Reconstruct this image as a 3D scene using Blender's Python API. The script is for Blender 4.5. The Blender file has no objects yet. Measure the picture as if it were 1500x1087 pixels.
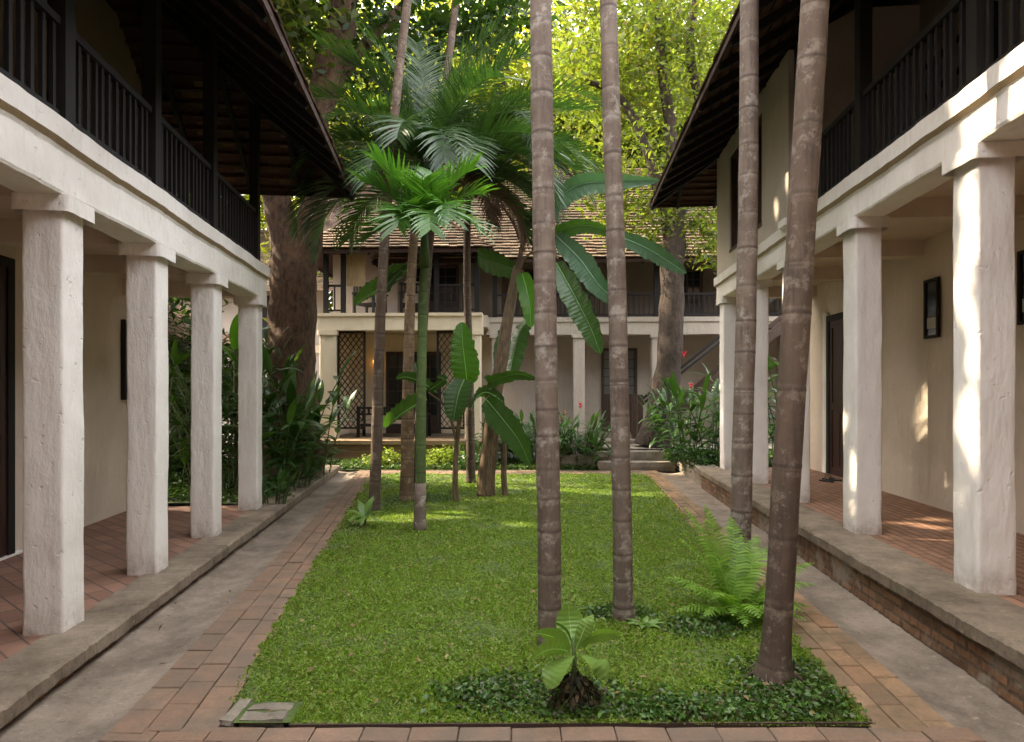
import bpy, math, random
import numpy as np
from mathutils import Vector, Matrix, noise

random.seed(7)
RNG = np.random.default_rng(11)
R = math.radians
PI = math.pi
S = bpy.context.scene
C = S.collection

# ------------------------------------------------------------------ camera
F, HZ, EYE = 920.0, 575.0, 1.8            # focal length in photo pixels, horizon row, eye height
cam = bpy.data.cameras.new('camera')
cam.sensor_fit = 'HORIZONTAL'
cam.sensor_width = 36.0
cam.lens = 36.0 * F / 1500.0
cam.shift_y = (HZ - 543.5) / 1500.0
cam.clip_start, cam.clip_end = 0.05, 800
camo = bpy.data.objects.new('camera', cam)
C.objects.link(camo)
camo.location = (0, 0, EYE)
camo.rotation_euler = (R(90), 0, 0)
S.camera = camo

# ------------------------------------------------------------------ world, sun, exposure
SUN_EL, SUN_AZ = R(42), R(-72)            # azimuth clockwise from +Y
w = bpy.data.worlds.new('World')
S.world = w
w.use_nodes = True
nt = w.node_tree
bg = nt.nodes['Background']
sky = nt.nodes.new('ShaderNodeTexSky')
sky.sky_type = 'NISHITA'
sky.sun_disc = False
sky.sun_elevation = SUN_EL
sky.sun_rotation = SUN_AZ
sky.air_density = 0.7
sky.dust_density = 6.0
sky.ozone_density = 0.0
# thin bright cloud veil over the hazy sky
cn = nt.nodes.new('ShaderNodeTexNoise'); cn.inputs['Scale'].default_value = 2.2; cn.inputs['Detail'].default_value = 6
cr = nt.nodes.new('ShaderNodeValToRGB')
cr.color_ramp.elements[0].position = 0.30; cr.color_ramp.elements[0].color = (0.45, 0.46, 0.47, 1)
cr.color_ramp.elements[1].position = 0.70; cr.color_ramp.elements[1].color = (1.0, 0.98, 0.95, 1)
sc_ = nt.nodes.new('ShaderNodeVectorMath'); sc_.operation = 'SCALE'; sc_.inputs['Scale'].default_value = 11.0
ad = nt.nodes.new('ShaderNodeVectorMath'); ad.operation = 'ADD'
nt.links.new(cn.outputs['Fac'], cr.inputs[0]); nt.links.new(cr.outputs[0], sc_.inputs[0])
tc0 = nt.nodes.new('ShaderNodeTexCoord'); sx0 = nt.nodes.new('ShaderNodeSeparateXYZ')
mr0 = nt.nodes.new('ShaderNodeMapRange'); mr0.inputs[1].default_value = 0.0; mr0.inputs[2].default_value = 1.0; mr0.inputs[3].default_value = 0.45; mr0.inputs[4].default_value = 1.75
sc1 = nt.nodes.new('ShaderNodeVectorMath'); sc1.operation = 'SCALE'
nt.links.new(tc0.outputs['Generated'], sx0.inputs[0]); nt.links.new(sx0.outputs[2], mr0.inputs[0])
nt.links.new(sc_.outputs[0], sc1.inputs[0]); nt.links.new(mr0.outputs[0], sc1.inputs['Scale'])
nt.links.new(sky.outputs[0], ad.inputs[0]); nt.links.new(sc1.outputs[0], ad.inputs[1])
nt.links.new(ad.outputs[0], bg.inputs[0])
bg.inputs[1].default_value = 0.15
sun = bpy.data.lights.new('sun', 'SUN')
sun.energy = 4.2
sun.angle = R(0.55)
sun.color = (1.0, 0.84, 0.60)
suno = bpy.data.objects.new('sun', sun)
C.objects.link(suno)
SDIR = Vector((math.sin(SUN_AZ) * math.cos(SUN_EL), math.cos(SUN_AZ) * math.cos(SUN_EL), math.sin(SUN_EL)))
suno.rotation_euler = SDIR.to_track_quat('Z', 'Y').to_euler()
suno.location = (-20, 0, 20)
S.view_settings.view_transform = 'Standard'
S.view_settings.look = 'None'
S.view_settings.gamma = 1
S.view_settings.exposure = 1.88
S.cycles.max_bounces = 8
S.cycles.diffuse_bounces = 5
S.cycles.transmission_bounces = 6
S.cycles.sample_clamp_indirect = 6

# ------------------------------------------------------------------ helpers
def at(px, py, Y):
    return Vector(((px - 750) * Y / F, Y, EYE - (py - HZ) * Y / F))

def gp(px, py, z=0.0):
    Y = F * (EYE - z) / (py - HZ)
    return Vector(((px - 750) * Y / F, Y, z))

def tag(o, label=None, cat=None, group=None, kind=None):
    if label: o['label'] = label
    if cat: o['category'] = cat
    if group: o['group'] = group
    if kind: o['kind'] = kind
    return o

def empty(name, loc=(0, 0, 0), rz=0.0):
    o = bpy.data.objects.new(name, None)
    o.empty_display_size = 0.2
    C.objects.link(o)
    o.location = loc
    o.rotation_euler = (0, 0, rz)
    return o

def link(name, me, mat, parent=None, smooth=False):
    o = bpy.data.objects.new(name, me)
    C.objects.link(o)
    if mat is not None:
        for m in (mat if isinstance(mat, (list, tuple)) else [mat]):
            me.materials.append(m)
    if parent: o.parent = parent
    if smooth:
        me.polygons.foreach_set('use_smooth', np.ones(len(me.polygons), dtype=bool))
    return o

class MB:
    def __init__(s): s.v, s.f, s.a = [], [], []
    def add(s, vs, fs, a=0.0):
        b = len(s.v)
        s.v.extend(tuple(x) for x in vs)
        s.f.extend(tuple(i + b for i in f) for f in fs)
        s.a.extend(a if isinstance(a, (list, tuple)) else [a] * len(vs))
        return s
    def box(s, x0, x1, y0, y1, z0, z1, M=None):
        vs = [Vector(p) for p in ((x0,y0,z0),(x1,y0,z0),(x1,y1,z0),(x0,y1,z0),(x0,y0,z1),(x1,y0,z1),(x1,y1,z1),(x0,y1,z1))]
        if M is not None: vs = [M @ v for v in vs]
        return s.add(vs, [(0,3,2,1),(4,5,6,7),(0,1,5,4),(1,2,6,5),(2,3,7,6),(3,0,4,7)])
    def bar(s, p, q, w, h=None, up=Vector((0,0,1))):
        p, q = Vector(p), Vector(q)
        h = h or w
        d = (q - p).normalized()
        sx = d.cross(up)
        if sx.length < 1e-4: sx = d.cross(Vector((1,0,0)))
        sx.normalize()
        sy = sx.cross(d).normalized()
        vs = []
        for c in (p, q):
            for a, b in ((-1,-1),(1,-1),(1,1),(-1,1)):
                vs.append(c + sx*a*w/2 + sy*b*h/2)
        return s.add(vs, [(0,3,2,1),(4,5,6,7),(0,1,5,4),(1,2,6,5),(2,3,7,6),(3,0,4,7)])
    def tube(s, pts, rad, n=8, cap=True, attr=None, wob=0.0, seed=0.0):
        pts = [Vector(p) for p in pts]
        b = len(s.v)
        m = len(pts)
        ref = None
        for i, p in enumerate(pts):
            d = (pts[min(i+1, m-1)] - pts[max(i-1, 0)]).normalized()
            if ref is None:
                ref = d.cross(Vector((0.31, 1, 0.17))).normalized()
            ref = (ref - d * ref.dot(d)).normalized()
            s2 = d.cross(ref)
            r = rad[i] if isinstance(rad, (list, tuple)) else rad
            for k in range(n):
                a = 2*PI*k/n
                q = ref*math.cos(a) + s2*math.sin(a)
                rr = r
                if wob:
                    rr *= 1 + wob * noise.noise((p*1.1 + q*0.6 + Vector((seed, 0, 0)))*1.7)
                s.v.append(tuple(p + q*rr))
                s.a.append(attr[i] if attr else 0.0)
        for i in range(m-1):
            for k in range(n):
                k2 = (k+1) % n
                s.f.append((b+i*n+k, b+i*n+k2, b+(i+1)*n+k2, b+(i+1)*n+k))
        if cap:
            s.f.append(tuple(b + k for k in range(n))[::-1])
            s.f.append(tuple(b + (m-1)*n + k for k in range(n)))
        return s
    def build(s, name, mat, parent=None, smooth=False, attr=None):
        me = bpy.data.meshes.new(name)
        me.from_pydata(s.v, [], s.f)
        if attr:
            at_ = me.attributes.new(attr, 'FLOAT', 'POINT')
            at_.data.foreach_set('value', np.array(s.a, dtype=np.float32))
        return link(name, me, mat, parent, smooth)

def np_mesh(name, V, Fq, mat, parent=None, smooth=False):
    V = np.asarray(V, dtype=np.float32).reshape(-1, 3)
    Fq = np.asarray(Fq, dtype=np.int32)
    m, k = Fq.shape
    me = bpy.data.meshes.new(name)
    me.vertices.add(len(V)); me.vertices.foreach_set('co', V.ravel())
    me.loops.add(m*k); me.loops.foreach_set('vertex_index', Fq.ravel())
    me.polygons.add(m); me.polygons.foreach_set('loop_start', np.arange(0, m*k, k, dtype=np.int32))
    me.update(calc_edges=True)
    return link(name, me, mat, parent, smooth)

def copy_tree(o, parent=None):
    c = o.copy(); C.objects.link(c)
    if parent: c.parent = parent
    for ch in list(o.children): copy_tree(ch, c)
    return c

# rhombus leaves: P centres (n,3), D directions, N normals, L lengths, W widths
def rhombi(P, D, N, L, W, fold=0.18):
    D = D / np.linalg.norm(D, axis=1, keepdims=True)
    Sd = np.cross(D, N); Sd /= (np.linalg.norm(Sd, axis=1, keepdims=True) + 1e-9)
    Nn = np.cross(Sd, D)
    L = L[:, None]; W = W[:, None]
    a = P - D*L*0.5
    b = P - D*L*0.05 + Sd*W*0.5 + Nn*W*fold
    c = P + D*L*0.5 - Nn*L*0.10
    d = P - D*L*0.05 - Sd*W*0.5 + Nn*W*fold
    V = np.stack([a, b, c, d], 1).reshape(-1, 3)
    Fq = np.arange(len(V)).reshape(-1, 4)
    return V, Fq

def rand_dirs(n, zbias=0.0, zscale=1.0):
    d = RNG.normal(size=(n, 3)); d[:, 2] = d[:, 2]*zscale + zbias
    return d / np.linalg.norm(d, axis=1, keepdims=True)

def leaf_cloud(name, clumps, per, spread, L, mat, parent=None, aspect=0.42, holes=None, droop=-0.25, keep=None):
    cl = np.array([c[:3] for c in clumps], dtype=float)
    sc = np.array([c[3] if len(c) > 3 else 1.0 for c in clumps])
    idx = np.repeat(np.arange(len(cl)), per)
    off = RNG.normal(size=(len(idx), 3)) * np.array([1, 1, 0.62]) * spread * sc[idx][:, None]
    P = cl[idx] + off
    if keep is not None:
        P = P[keep(P)]
    if holes is not None:
        s = np.array(SDIR)
        ok = np.ones(len(P), bool)
        for (hx, hy, hz, hr) in holes:
            d = P - np.array([hx, hy, hz]); t = d @ s
            q = d - t[:, None]*s
            ok &= ~((np.linalg.norm(q, axis=1) < hr) & (t > 0))
        P = P[ok]
    n = len(P)
    D = rand_dirs(n, droop, 0.6)
    N = rand_dirs(n, 0.9)
    Ls = L * RNG.uniform(0.6, 1.3, n)
    V, Fq = rhombi(P, D, N, Ls, Ls*aspect)
    return np_mesh(name, V, Fq, mat, parent)

def strip_leaf(mb, pts, width, prof, nx=2, fold=0.25, side=None, ruf=0.0, tear=0.0, curl=0.0):
    """one broad leaf along a list of points; prof(t) is the relative half width"""
    pts = [Vector(p) for p in pts]
    m = len(pts)
    vs, fs = [], []
    base_side = side
    for i, p in enumerate(pts):
        d = (pts[min(i+1, m-1)] - pts[max(i-1, 0)]).normalized()
        sd = base_side.copy() if base_side else d.cross(Vector((0, 0, 1)))
        sd = sd - d*sd.dot(d)
        if sd.length < 1e-3: sd = d.cross(Vector((0, 1, 0)))
        sd.normalize()
        up = sd.cross(d).normalized()
        hw = width*prof(i/(m-1))
        for k in range(-nx, nx+1):
            t = k/nx
            ed = 1 + (random.uniform(-tear, tear*0.3) if abs(k) == nx else 0)
            q = p + sd*t*hw*ed + up*(abs(t)*hw*fold - curl*hw*t*t + ruf*hw*math.sin(i*1.9 + k*1.3)*abs(t))
            vs.append(q)
    c = 2*nx+1
    for i in range(m-1):
        for k in range(c-1):
            fs.append((i*c+k, i*c+k+1, (i+1)*c+k+1, (i+1)*c+k))
    mb.add(vs, fs, [i/(m-1) for i in range(m) for _ in range(c)])

def arc(p, az, el, length, droop, n=10, sway=0.0, pw=1.3):
    p = Vector(p); out = [p.copy()]
    for i in range(n):
        t = (i+0.5)/n
        e = el - droop*t**pw
        a = az + sway*t
        p = p + Vector((math.sin(a)*math.cos(e), math.cos(a)*math.cos(e), math.sin(e)))*length/n
        out.append(p.copy())
    return out

# ------------------------------------------------------------------ materials
def new_mat(name):
    m = bpy.data.materials.new(name); m.use_nodes = True
    t = m.node_tree
    return m, t, t.nodes['Principled BSDF']

def N(t, kind, **kw):
    n = t.nodes.new('ShaderNode' + kind)
    for k, v in kw.items(): setattr(n, k, v)
    return n

def tnoise(t, scale, detail=6, rough=0.6, vec=None, stretch=None):
    tc = N(t, 'TexCoord')
    src = vec or tc.outputs['Object']
    oi = N(t, 'ObjectInfo'); of = N(t, 'VectorMath', operation='MULTIPLY_ADD')
    cbx = N(t, 'CombineXYZ')
    for k_ in range(3): t.links.new(oi.outputs['Random'], cbx.inputs[k_])
    t.links.new(cbx.outputs[0], of.inputs[0]); of.inputs[1].default_value = (31.0, 47.0, 23.0); t.links.new(src, of.inputs[2])
    src = of.outputs[0]
    if stretch:
        mp = N(t, 'Mapping'); mp.inputs['Scale'].default_value = stretch
        t.links.new(src, mp.inputs[0]); src = mp.outputs[0]
    n = N(t, 'TexNoise'); n.inputs['Scale'].default_value = scale
    n.inputs['Detail'].default_value = detail; n.inputs['Roughness'].default_value = rough
    t.links.new(src, n.inputs['Vector'])
    return n.outputs['Fac']

def ramp(t, fac, stops):
    r = N(t, 'ValToRGB')
    while len(r.color_ramp.elements) < len(stops): r.color_ramp.elements.new(0.5)
    for e, (p, c) in zip(r.color_ramp.elements, stops):
        e.position = p; e.color = (*c, 1) if len(c) == 3 else c
    t.links.new(fac, r.inputs[0])
    return r.outputs[0]

def mix(t, fac, a, b, mode='MIX'):
    m = N(t, 'Mix', data_type='RGBA', blend_type=mode)
    for sock, val in ((m.inputs[0], fac), (m.inputs[6], a), (m.inputs[7], b)):
        if hasattr(val, 'is_linked') or isinstance(val, bpy.types.NodeSocket): t.links.new(val, sock)
        elif isinstance(val, (int, float)): sock.default_value = val
        else: sock.default_value = (*val, 1)
    return m.outputs[2]

def bump(t, bsdf, h, strength, dist=0.02, chain=None):
    b = N(t, 'Bump'); b.inputs['Strength'].default_value = strength; b.inputs['Distance'].default_value = dist
    t.links.new(h, b.inputs['Height'])
    if chain: t.links.new(chain, b.inputs['Normal'])
    t.links.new(b.outputs[0], bsdf.inputs['Normal'])
    return b.outputs[0]

def plaster_mat(name, col, stain, amount=0.5):
    m, t, b = new_mat(name)
    big = ramp(t, tnoise(t, 1.1, 5), [(0.40, col), (0.78, tuple(a*0.65 + c*0.35 for a, c in zip(col, stain)))])
    streak = ramp(t, tnoise(t, 2.4, 8, 0.7, stretch=(6, 6, 0.5)), [(0.56, (0, 0, 0)), (0.78, (amount*0.45,)*3)])
    c1 = mix(t, streak, big, stain)
    spots = ramp(t, tnoise(t, 14, 5, 0.75), [(0.70, (0, 0, 0)), (0.76, (amount,)*3)])
    c2 = mix(t, spots, c1, tuple(x*0.30 for x in stain))
    fa = N(t, 'Attribute'); fa.attribute_name = 'foot'
    fm = N(t, 'Math', operation='MULTIPLY'); t.links.new(fa.outputs['Fac'], fm.inputs[0]); t.links.new(ramp(t, tnoise(t, 8, 7, 0.75), [(0.34, (0, 0, 0)), (0.62, (0.9,)*3)]), fm.inputs[1])
    c2 = mix(t, fm.outputs[0], c2, tuple(x*0.85 for x in stain))
    t.links.new(c2, b.inputs['Base Color'])
    b.inputs['Roughness'].default_value = 0.85
    n1 = bump(t, b, tnoise(t, 7, 5, 0.55, stretch=(1, 1, 0.6)), 0.6, 0.03)
    tcp = N(t, 'TexCoord'); mpp = N(t, 'Mapping'); mpp.inputs['Rotation'].default_value = (0.5, 0.6, 0.4); mpp.inputs['Scale'].default_value = (3.5, 3.5, 0.8)
    t.links.new(tcp.outputs['Object'], mpp.inputs[0])
    n1 = bump(t, b, tnoise(t, 5.5, 3, 0.5, vec=mpp.outputs[0]), 0.45, 0.02, n1)
    pit = ramp(t, tnoise(t, 17, 2, 0.5), [(0.26, (0, 0, 0)), (0.33, (1, 1, 1))])
    n1 = bump(t, b, pit, 0.6, 0.008, n1)
    bump(t, b, tnoise(t, 45, 5, 0.7), 0.3, 0.008, n1)
    return m

def wood_mat(name, col, rough=0.55, var=0.5):
    m, t, b = new_mat(name)
    f = tnoise(t, 5, 6, 0.6, stretch=(8, 8, 1.2))
    t.links.new(ramp(t, f, [(0.3, tuple(c*(1-var) for c in col)), (0.7, tuple(c*(1+var) for c in col))]), b.inputs['Base Color'])
    b.inputs['Roughness'].default_value = rough
    bump(t, b, f, 0.2, 0.005)
    return m

def concrete_mat(name, col, dark, moss=None):
    m, t, b = new_mat(name)
    c = ramp(t, tnoise(t, 2.2, 9, 0.68), [(0.34, dark), (0.62, col)])
    c = mix(t, ramp(t, tnoise(t, 60, 3, 0.6), [(0.35, (0.75,)*3), (0.7, (1.1,)*3)]), (0, 0, 0), c) if False else c
    sp = ramp(t, tnoise(t, 38, 4, 0.8), [(0.55, (0, 0, 0)), (0.70, (0.55,)*3)])
    c = mix(t, sp, c, tuple(x*0.35 for x in dark))
    lt = ramp(t, tnoise(t, 21, 4, 0.7), [(0.60, (0, 0, 0)), (0.72, (0.5,)*3)])
    c = mix(t, lt, c, tuple(min(0.6, x*1.7) for x in col))
    if moss:
        ms = ramp(t, tnoise(t, 1.4, 8, 0.7), [(0.55, (0, 0, 0)), (0.68, (0.5,)*3)])
        c = mix(t, ms, c, moss)
    t.links.new(c, b.inputs['Base Color'])
    b.inputs['Roughness'].default_value = 0.9
    n1 = bump(t, b, tnoise(t, 9, 8, 0.7), 0.5, 0.03)
    bump(t, b, tnoise(t, 70, 4, 0.7), 0.45, 0.008, n1)
    return m

def brick_mat(name, axes, c1, c2, mortar, bw, bh, rot=0.0, grime=0.5, smear=None, msize=0.012):
    m, t, b = new_mat(name)
    tc = N(t, 'TexCoord'); sp = N(t, 'SeparateXYZ'); cb = N(t, 'CombineXYZ')
    t.links.new(tc.outputs['Object'], sp.inputs[0])
    for i, a in enumerate(axes): t.links.new(sp.outputs[a], cb.inputs[i])
    mp = N(t, 'Mapping'); mp.inputs['Rotation'].default_value = (0, 0, rot)
    t.links.new(cb.outputs[0], mp.inputs[0])
    wob = N(t, 'TexNoise'); wob.inputs['Scale'].default_value = 3.0
    t.links.new(mp.outputs[0], wob.inputs['Vector'])
    vm = N(t, 'VectorMath', operation='MULTIPLY_ADD')
    t.links.new(wob.outputs['Color'], vm.inputs[0]); vm.inputs[1].default_value = (0.012,)*3
    t.links.new(mp.outputs[0], vm.inputs[2])
    br = N(t, 'TexBrick'); t.links.new(vm.outputs[0], br.inputs['Vector'])
    br.inputs['Color1'].default_value = (*c1, 1); br.inputs['Color2'].default_value = (*c2, 1)
    br.inputs['Mortar'].default_value = (*mortar, 1); br.inputs['Scale'].default_value = 1.0
    br.inputs['Mortar Size'].default_value = msize; br.inputs['Mortar Smooth'].default_value = 0.25
    br.inputs['Bias'].default_value = 0.0
    br.inputs['Brick Width'].default_value = bw; br.inputs['Row Height'].default_value = bh
    g = ramp(t, tnoise(t, 2.0, 8, 0.7), [(0.35, (grime,)*3), (0.7, (0, 0, 0))])
    c = mix(t, g, br.outputs['Color'], tuple(x*0.32 for x in c1))
    if smear:
        s = ramp(t, tnoise(t, 2.6, 6, 0.6), [(0.55, (0, 0, 0)), (0.64, (0.85,)*3)])
        c = mix(t, s, c, smear)
    t.links.new(c, b.inputs['Base Color'])
    b.inputs['Roughness'].default_value = 0.8
    inv = N(t, 'Invert'); t.links.new(br.outputs['Fac'], inv.inputs['Color'])
    n1 = bump(t, b, inv.outputs[0], 0.6, 0.012)
    bump(t, b, tnoise(t, 30, 6, 0.7), 0.35, 0.012, n1)
    return m

def island_mat(name, cols, rough=0.8, nscale=30, grime=None, bmp=0.3, spec=0.3):
    m, t, b = new_mat(name)
    g = N(t, 'NewGeometry')
    n = len(cols)
    c = ramp(t, g.outputs['Random Per Island'], [(i/(n-1), cc) for i, cc in enumerate(cols)])
    nz = tnoise(t, nscale, 6, 0.7)
    c = mix(t, 0.45, c, ramp(t, nz, [(0.3, (0.35,)*3), (0.7, (1.0,)*3)]), 'MULTIPLY')
    if grime:
        gr = ramp(t, tnoise(t, 2.8, 9, 0.74), [(0.38, (0, 0, 0)), (0.62, (0.85,)*3)])
        c = mix(t, gr, c, grime)
    t.links.new(c, b.inputs['Base Color'])
    b.inputs['Roughness'].default_value = rough
    b.inputs['Specular IOR Level'].default_value = spec
    bump(t, b, nz, bmp, 0.01)
    return m

def leaf_mat(name, cols, trans=0.4, rough=0.45, spec=0.35, tcol=None, veins=0.0, rib=None):
    m, t, b = new_mat(name)
    g = N(t, 'NewGeometry')
    n = len(cols)
    c = ramp(t, g.outputs['Random Per Island'], [(i/(n-1), cc) for i, cc in enumerate(cols)])
    c = mix(t, 0.35, c, ramp(t, tnoise(t, 6, 4), [(0.3, (0.5,)*3), (0.7, (1.0,)*3)]), 'MULTIPLY')
    if veins:
        at_ = N(t, 'Attribute'); at_.attribute_name = 'along'
        ml = N(t, 'Math', operation='MULTIPLY'); ml.inputs[1].default_value = veins
        sn = N(t, 'Math', operation='SINE')
        t.links.new(at_.outputs['Fac'], ml.inputs[0]); t.links.new(ml.outputs[0], sn.inputs[0])
        bump(t, b, sn.outputs[0], 0.25, 0.004)
        c = mix(t, ramp(t, sn.outputs[0], [(0.0, (0.10,)*3), (0.6, (0, 0, 0))]), c, tuple(x*0.55 for x in cols[0]))
        br_ = ramp(t, tnoise(t, 3.5, 6, 0.7), [(0.66, (0, 0, 0)), (0.74, (0.7,)*3)])
        c = mix(t, br_, c, (0.22, 0.17, 0.07))
        lt = N(t, 'Math', operation='LESS_THAN'); lt.inputs[1].default_value = -0.5
        t.links.new(at_.outputs['Fac'], lt.inputs[0])
        c = mix(t, lt.outputs[0], c, tuple(min(0.5, x*2.2+0.05) for x in cols[-1]))
    t.links.new(c, b.inputs['Base Color'])
    b.inputs['Roughness'].default_value = rough
    b.inputs['Specular IOR Level'].default_value = spec
    tr = N(t, 'BsdfTranslucent')
    tc = mix(t, 1.0, c, tcol or (1.5, 1.7, 0.6), 'MULTIPLY')
    t.links.new(tc, tr.inputs['Color'])
    ms = N(t, 'MixShader'); ms.inputs[0].default_value = trans
    t.links.new(b.outputs[0], ms.inputs[1]); t.links.new(tr.outputs[0], ms.inputs[2])
    t.links.new(ms.outputs[0], t.nodes['Material Output'].inputs['Surface'])
    return m

def palm_bark(name, col, light, dark):
    m, t, b = new_mat(name)
    c = ramp(t, tnoise(t, 6, 8, 0.7, stretch=(1, 1, 0.5)), [(0.3, dark), (0.65, col)])
    st_ = ramp(t, tnoise(t, 5, 7, 0.7, stretch=(5, 5, 0.35)), [(0.50, (0, 0, 0)), (0.68, (0.7,)*3)])
    c = mix(t, st_, c, tuple(x*0.62 for x in dark))
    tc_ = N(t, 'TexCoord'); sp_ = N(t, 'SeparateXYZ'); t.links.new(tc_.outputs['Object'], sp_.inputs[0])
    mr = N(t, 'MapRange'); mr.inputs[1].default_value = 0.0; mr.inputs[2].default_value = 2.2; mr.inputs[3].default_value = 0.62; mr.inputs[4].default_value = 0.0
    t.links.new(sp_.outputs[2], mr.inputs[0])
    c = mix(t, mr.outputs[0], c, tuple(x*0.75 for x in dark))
    li = ramp(t, tnoise(t, 7, 8, 0.78), [(0.53, (0, 0, 0)), (0.62, (0.8,)*3)])
    c = mix(t, li, c, light)
    sp = ramp(t, tnoise(t, 26, 5, 0.75), [(0.64, (0, 0, 0)), (0.72, (0.5,)*3)])
    c = mix(t, sp, c, tuple(min(0.6, x*1.4) for x in light))
    a = N(t, 'Attribute'); a.attribute_name = 'scar'
    ng = N(t, 'Math', operation='MULTIPLY'); ng.inputs[1].default_value = -1.0
    t.links.new(a.outputs['Fac'], ng.inputs[0])
    pm = N(t, 'Math', operation='MULTIPLY'); t.links.new(ng.outputs[0], pm.inputs[0]); t.links.new(ramp(t, tnoise(t, 14, 4, 0.7), [(0.35, (0, 0, 0)), (0.6, (1, 1, 1))]), pm.inputs[1])
    pm.use_clamp = True
    c = mix(t, pm.outputs[0], c, light)
    sc = ramp(t, a.outputs['Fac'], [(0.0, (0, 0, 0)), (1.0, (0.62,)*3)])
    c = mix(t, sc, c, tuple(x*0.35 for x in dark))
    t.links.new(c, b.inputs['Base Color'])
    b.inputs['Roughness'].default_value = 0.8
    n1 = bump(t, b, tnoise(t, 12, 8, 0.75, stretch=(3, 3, 0.5)), 0.5, 0.01)
    bump(t, b, tnoise(t, 60, 4, 0.7), 0.3, 0.004, n1)
    return m

def bark_mat(name, col, dark):
    m, t, b = new_mat(name)
    fur = tnoise(t, 5.0, 10, 0.74, stretch=(2.2, 2.2, 0.9))
    c = ramp(t, fur, [(0.36, dark), (0.60, col)])
    pl = ramp(t, tnoise(t, 1.6, 6, 0.7), [(0.52, (0, 0, 0)), (0.7, (0.6,)*3)])
    c = mix(t, pl, c, tuple(min(1, x*1.7) for x in col))
    t.links.new(c, b.inputs['Base Color']); b.inputs['Roughness'].default_value = 0.95
    n1 = bump(t, b, fur, 1.0, 0.10)
    bump(t, b, tnoise(t, 28, 6, 0.7), 0.5, 0.02, n1)
    return m

def plain(name, col, rough=0.6, metal=0.0, spec=0.5):
    m, t, b = new_mat(name)
    b.inputs['Base Color'].default_value = (*col, 1)
    b.inputs['Roughness'].default_value = rough
    b.inputs['Metallic'].default_value = metal
    b.inputs['Specular IOR Level'].default_value = spec
    return m

M = {}
M['plaster'] = plaster_mat('white_limewash', (0.80, 0.755, 0.705), (0.36, 0.28, 0.21), 0.45)
M['plaster_beam'] = plaster_mat('weathered_limewash', (0.80, 0.755, 0.70), (0.27, 0.20, 0.13), 0.7)
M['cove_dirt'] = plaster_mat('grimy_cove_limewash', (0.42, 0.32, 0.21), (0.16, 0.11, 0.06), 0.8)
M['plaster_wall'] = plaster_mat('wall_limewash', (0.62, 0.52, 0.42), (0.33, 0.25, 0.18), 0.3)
M['cream'] = plaster_mat('cream_limewash', (0.80, 0.68, 0.50), (0.45, 0.33, 0.20), 0.2)
M['upper_plaster'] = plaster_mat('shade_toned_limewash', (0.22, 0.17, 0.12), (0.12, 0.09, 0.06), 0.3)  # upper-floor shade put into the colour as a darker plaster
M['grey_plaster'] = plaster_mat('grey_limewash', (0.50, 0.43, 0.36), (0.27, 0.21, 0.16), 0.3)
M['dark_wood'] = wood_mat('dark_stained_wood', (0.008, 0.0055, 0.0045), 0.75)
M['brown_wood'] = wood_mat('brown_wood', (0.055, 0.030, 0.020), 0.5)
M['grey_wood'] = wood_mat('weathered_wood', (0.13, 0.095, 0.07), 0.7)
M['door_wood'] = wood_mat('reddish_door_wood', (0.035, 0.013, 0.010), 0.4)
M['concrete'] = concrete_mat('worn_kerb_concrete', (0.25, 0.195, 0.14), (0.10, 0.074, 0.05), (0.085, 0.075, 0.036))
M['gutter'] = concrete_mat('gutter_cement', (0.265, 0.21, 0.16), (0.115, 0.088, 0.064), (0.14, 0.098, 0.062))
M['stone'] = concrete_mat('step_stone', (0.27, 0.225, 0.175), (0.12, 0.10, 0.075), (0.07, 0.075, 0.035))
M['tan_stone'] = concrete_mat('tan_platform_stone', (0.40, 0.27, 0.15), (0.25, 0.16, 0.09))
M['floor_diag'] = brick_mat('gallery_brick_diagonal', (0, 1), (0.31, 0.165, 0.11), (0.21, 0.105, 0.07), (0.09, 0.065, 0.05), 0.30, 0.15, R(45), 0.45, None, 0.008)
M['floor_run'] = brick_mat('gallery_brick_running', (1, 0), (0.36, 0.19, 0.115), (0.26, 0.13, 0.08), (0.12, 0.08, 0.05), 0.26, 0.10, 0.0, 0.4)
M['riser_brick'] = brick_mat('old_riser_brick', (1, 2), (0.33, 0.17, 0.085), (0.12, 0.07, 0.04), (0.10, 0.075, 0.05), 0.26, 0.075, 0.0, 0.9, (0.24, 0.20, 0.155), 0.014)
M['platform_brick'] = brick_mat('platform_brick', (0, 2), (0.36, 0.20, 0.10), (0.26, 0.14, 0.075), (0.22, 0.15, 0.09), 0.30, 0.07, 0.0, 0.5)
M['paver'] = island_mat('terracotta_pavers', [(0.205, 0.122, 0.080), (0.26, 0.16, 0.105), (0.23, 0.138, 0.090), (0.29, 0.18, 0.12), (0.175, 0.115, 0.080)], 0.85, 40, (0.125, 0.098, 0.072))
M['paver_mossy'] = island_mat('stained_pavers', [(0.27, 0.145, 0.080), (0.35, 0.21, 0.115), (0.20, 0.125, 0.075), (0.38, 0.23, 0.135), (0.23, 0.14, 0.085)], 0.85, 40, (0.11, 0.085, 0.05))
M['tile'] = island_mat('roof_tiles', [(0.11, 0.05, 0.03), (0.17, 0.08, 0.045), (0.22, 0.12, 0.07), (0.13, 0.07, 0.045), (0.28, 0.17, 0.10)], 0.85, 25, (0.07, 0.055, 0.035))
M['tile_light'] = island_mat('sunbleached_roof_tiles', [(0.22, 0.13, 0.08), (0.30, 0.19, 0.12), (0.15, 0.09, 0.055), (0.36, 0.25, 0.17), (0.20, 0.13, 0.085)], 0.8, 20, (0.07, 0.055, 0.03))
M['soil'] = concrete_mat('garden_soil', (0.055, 0.04, 0.026), (0.025, 0.018, 0.012))
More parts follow.
